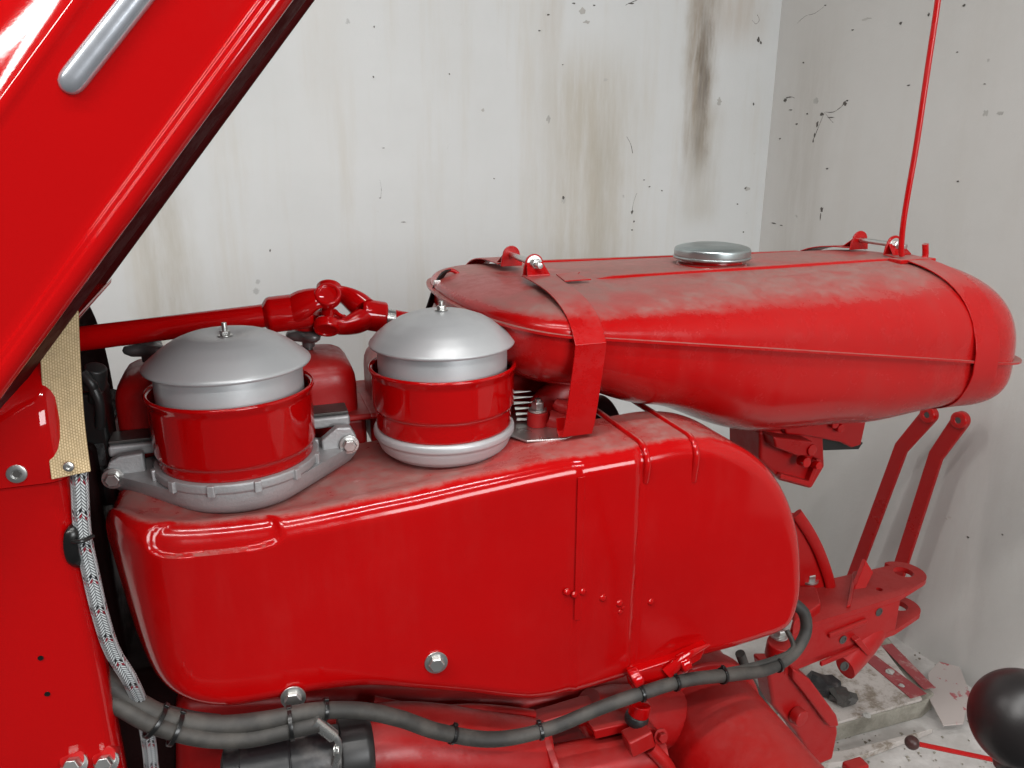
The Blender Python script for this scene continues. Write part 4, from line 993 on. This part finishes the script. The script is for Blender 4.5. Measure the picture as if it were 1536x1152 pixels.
# inner return behind the rolled edge, its shade painted in
IR = [A0 + en * .002, A1 + en * .002]
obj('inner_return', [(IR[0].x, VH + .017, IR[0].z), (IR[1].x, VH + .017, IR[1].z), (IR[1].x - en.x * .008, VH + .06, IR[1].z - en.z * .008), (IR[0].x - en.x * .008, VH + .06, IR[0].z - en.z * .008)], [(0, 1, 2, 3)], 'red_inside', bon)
# polished trim bar
t0, t1 = H_(95, 138), H_(216, -16)
td = (t1 - t0).normalized()
P = [t0 + td * .0005, t0 + td * .002, t0 + td * .005, t0 + td * .010, t0 + td * .016, t0 + td * .2, t0 + td * .5]
tube('trim_bar', P, [.002, .0052, .0082, .0100, .0104, .0104, .0104], 'trim', bon, 28, 0, flat=((0, 1, 0), .72), sharp=60)

# ---- control levers in the foreground ------------------------------------
gk = at(1533, 1078, v=-.62)
kb = lathe('gear_lever_knob', [(.0405 * math.sin(R(q)), .041 * math.cos(R(q)) if q < 90 else .043 * math.cos(R(q))) for q in range(0, 164, 4)] + [(.0105, -.05)], gk, 'knob', T, axis=(.1, .0, 1), n=64, caps=False, sharp=70)
tag(kb, 'round black gear lever knob in the near corner')
tube('gear_lever', [gk + Vector((-.005, 0, -.045)), gk + Vector((0.03, .02, -.2)), gk + Vector((.08, .1, -.5))], .008, 'steel_dark', kb, 14, 6)
l0, l1 = at(1368, 1114, v=.15), at(1540, 1150, v=.05)
lv2 = tube('hand_lever', [l0, l0.lerp(l1, .5), l1], .0062, 'red', T, 12, 0); tag(lv2, 'thin red hand lever with small brown ball')
lathe('lever_ball', [(0, .017)] + [(.017 * math.sin(R(a)), .017 * math.cos(R(a))) for a in range(15, 180, 15)] + [(0, -.017)], l0, 'brown', lv2, n=28, caps=False)

# ================================================================== things by the wall
NW = Vector((WB.x, WB.y, 0))            # from the right wall into the room
def wall_pt(px, py, off):
    nrm = Vector((WD.y, -WD.x, 0)); r_ = ray(px, py); c0 = Vector((0, 0, CAMZ)); q = CORNER + NW * off
    t = (q - c0).dot(nrm) / r_.dot(nrm); return c0 + r_ * t
def leaning_bar(tx, ty, bx, by, fx, fy, off, label):
    top, bend, foot = wall_pt(tx, ty, off), wall_pt(bx, by, off), wall_pt(fx, fy, off)
    d = (foot - bend).normalized(); foot = bend + d * ((bend.z - .004) / -d.z)
    e = empty('flat_bar', foot); tag(e, label, 'steel bar', group='bent bars leaning on the right wall')
    W_ = .021; nn = NW * -.012
    def rel(p): return p - foot
    dd1 = (bend - top).normalized(); s1_ = dd1.cross(NW).normalized(); s2_ = d.cross(NW).normalized()
    cap = [top + (s1_ * math.cos(R(a)) - dd1 * math.sin(R(a))) * (W_ + .003) for a in range(0, 181, 15)]
    P = [foot + s2_ * W_, bend + (s1_ + s2_).normalized() * W_] + cap + [bend - (s1_ + s2_).normalized() * W_, foot - s2_ * W_]
    prism('bar', [rel(p) for p in P], nn, 'red_cast', e, bevel=.0025)
    lathe('eye_boss', round_prof([(.0085, -.002), (.0085, .008), (.010, .010), (.021, .010), (.0235, .007), (.0235, -.002)], .002), rel(top), 'red', e, axis=NW, n=28, caps=False)
    lathe('eye_hole', [(.0088, 0), (.0088, .0075), (0, .0075)], rel(top), 'steel_dark', e, axis=NW, n=20)
    return e
b1 = leaning_bar(1393, 622, 1350, 672, 1284, 850, .10, 'bent red flat bar leaning on the wall, nearer the lever housing')
b2 = leaning_bar(1440, 630, 1402, 684, 1352, 840, .08, 'bent red flat bar leaning on the wall, rightmost of the two')
hp = wall_pt(1309, 780, .10)

# raised concrete step with a striped board
def quad(name, px, z0, z1, mat, parent=None, bevel=.004):
    P = [floor_at(x, y, z1) for x, y in px]
    return P
st_px = [(1180, 1110), (1390, 1052), (1320, 955), (1150, 980)]
P = [floor_at(x, y, .10) for x, y in st_px]
c0 = floor_at(1290, 1060, 0)
def top_prism(name, px, zt_, h, mat, label=None, cat=None, bevel=.004):
    P = [floor_at(x, y, zt_) for x, y in px]; b = sum(P, Vector()) / len(P); b.z = zt_ - h
    o = prism(name, [p - b for p in P], (0, 0, -h), mat, None, bevel=bevel); o.location = b
    return tag(o, label, cat) if label else o
step = top_prism('concrete_step', [(1150, 1122), (1254, 1088), (1388, 1052), (1402, 1040), (1330, 952), (1150, 985)], .055, .055, 'concrete', 'low grey concrete step at the foot of the wall', 'step', .006)
bd_ = top_prism('striped_board', [(1160, 1108), (1254, 1084), (1384, 1048), (1318, 962), (1180, 1000)], .064, .008, 'scuffed', 'scuffed white board with red stripes on the concrete step', 'board', .002)
for q in ([(1298, 990), (1312, 982), (1390, 1040), (1366, 1047)], [(1322, 968), (1338, 965), (1402, 1030), (1386, 1034)]):
    b = Vector(bd_.location); P = [floor_at(x, y, .0665) - b for x, y in q]
    o = prism('red_stripe', P, (0, 0, -.0022), 'faded_red', bd_, bevel=.0004)
pp = [(1392, 1010), (1408, 992), (1440, 1000), (1455, 1040), (1445, 1085), (1415, 1088), (1395, 1050)]
top_prism('paint_spotted_sheet', pp, .05, .004, 'paper', 'pale sheet spotted with red paint beside the step', 'paper', .001)
def crumple(name, px, z, r_, mat, label, cat, seed):
    rnd = random.Random(seed); bm = bmesh.new(); bmesh.ops.create_icosphere(bm, subdivisions=2, radius=r_)
    for v in bm.verts: v.co *= .65 + .6 * rnd.random(); v.co.z *= .45
    zm = min(v.co.z for v in bm.verts)
    for v in bm.verts: v.co.z -= zm
    Vv = [v.co.copy() for v in bm.verts]; bm.verts.index_update(); Ff = [tuple(v.index for v in f.verts) for f in bm.faces]; bm.free()
    o = obj(name, Vv, Ff, mat, None, sharp=20); o.location = floor_at(*px, z); return tag(o, label, cat)
for i_, (x_, y_, r_) in enumerate(((1300, 1075, .010), (1335, 1010, .012), (1215, 1075, .014), (1352, 1030, .008), (1248, 1020, .010))):
    crumple('plaster_crumb', (x_, y_), .064, r_, 'chip2', ['crumb of plaster near the front edge of the striped board', 'crumb of plaster between the two red stripes', 'crumb of plaster at the left end of the striped board', 'smallest crumb of plaster beside the second red stripe', 'crumb of plaster behind the dark rubber offcut'][i_], 'crumb', 40 + i_)
crumple('rubber_offcut', (1232, 1036), .064, .045, 'coil', 'crumpled dark rubber offcut on the striped board', 'offcut', 3)
crumple('rubber_offcut', (1262, 1052), .064, .036, 'steel_dark', 'flat dark scrap beside the crumpled rubber offcut', 'offcut', 5)

V = []; Fc = []; rnd = random.Random(11)
for i in range(260):
    c_ = floor_at(rnd.uniform(1150, 1520), rnd.uniform(960, 1152), 0); r_ = rnd.uniform(.0015, .006)
    if c_.y > 2.3: continue
    rel_ = c_ - step.location; z0_ = 0.001
    b = len(V)
    for (x, y, z) in ((1, 0, 0), (-.6, .8, 0), (-.5, -.9, 0), (.1, .05, .9)): V.append(c_ + Vector((x * r_ * rnd.uniform(.6, 1.3), y * r_ * rnd.uniform(.6, 1.3), z0_ + z * r_)))
    Fc += [(b, b + 1, b + 3), (b + 1, b + 2, b + 3), (b + 2, b, b + 3), (b, b + 2, b + 1)]
gr_ = obj('floor_grit', V, Fc, 'concrete'); tag(gr_, 'loose grit and crumbs of plaster on the floor by the wall', 'grit', kind='stuff')
top_prism('loose_plank', [(1190, 1128), (1262, 1126), (1400, 1092), (1385, 1098), (1268, 1142), (1195, 1150)], .02, .018, 'scuffed', 'scuffed pale plank lying in front of the concrete step', 'plank', .002)

# ------------------------------------------------------------------ render settings
S.render.engine = 'CYCLES'
S.cycles.max_bounces = 5; S.cycles.diffuse_bounces = 3; S.cycles.glossy_bounces = 3; S.cycles.transmission_bounces = 0
S.cycles.use_adaptive_sampling = True; S.cycles.adaptive_threshold = .03
S.cycles.use_denoising = True
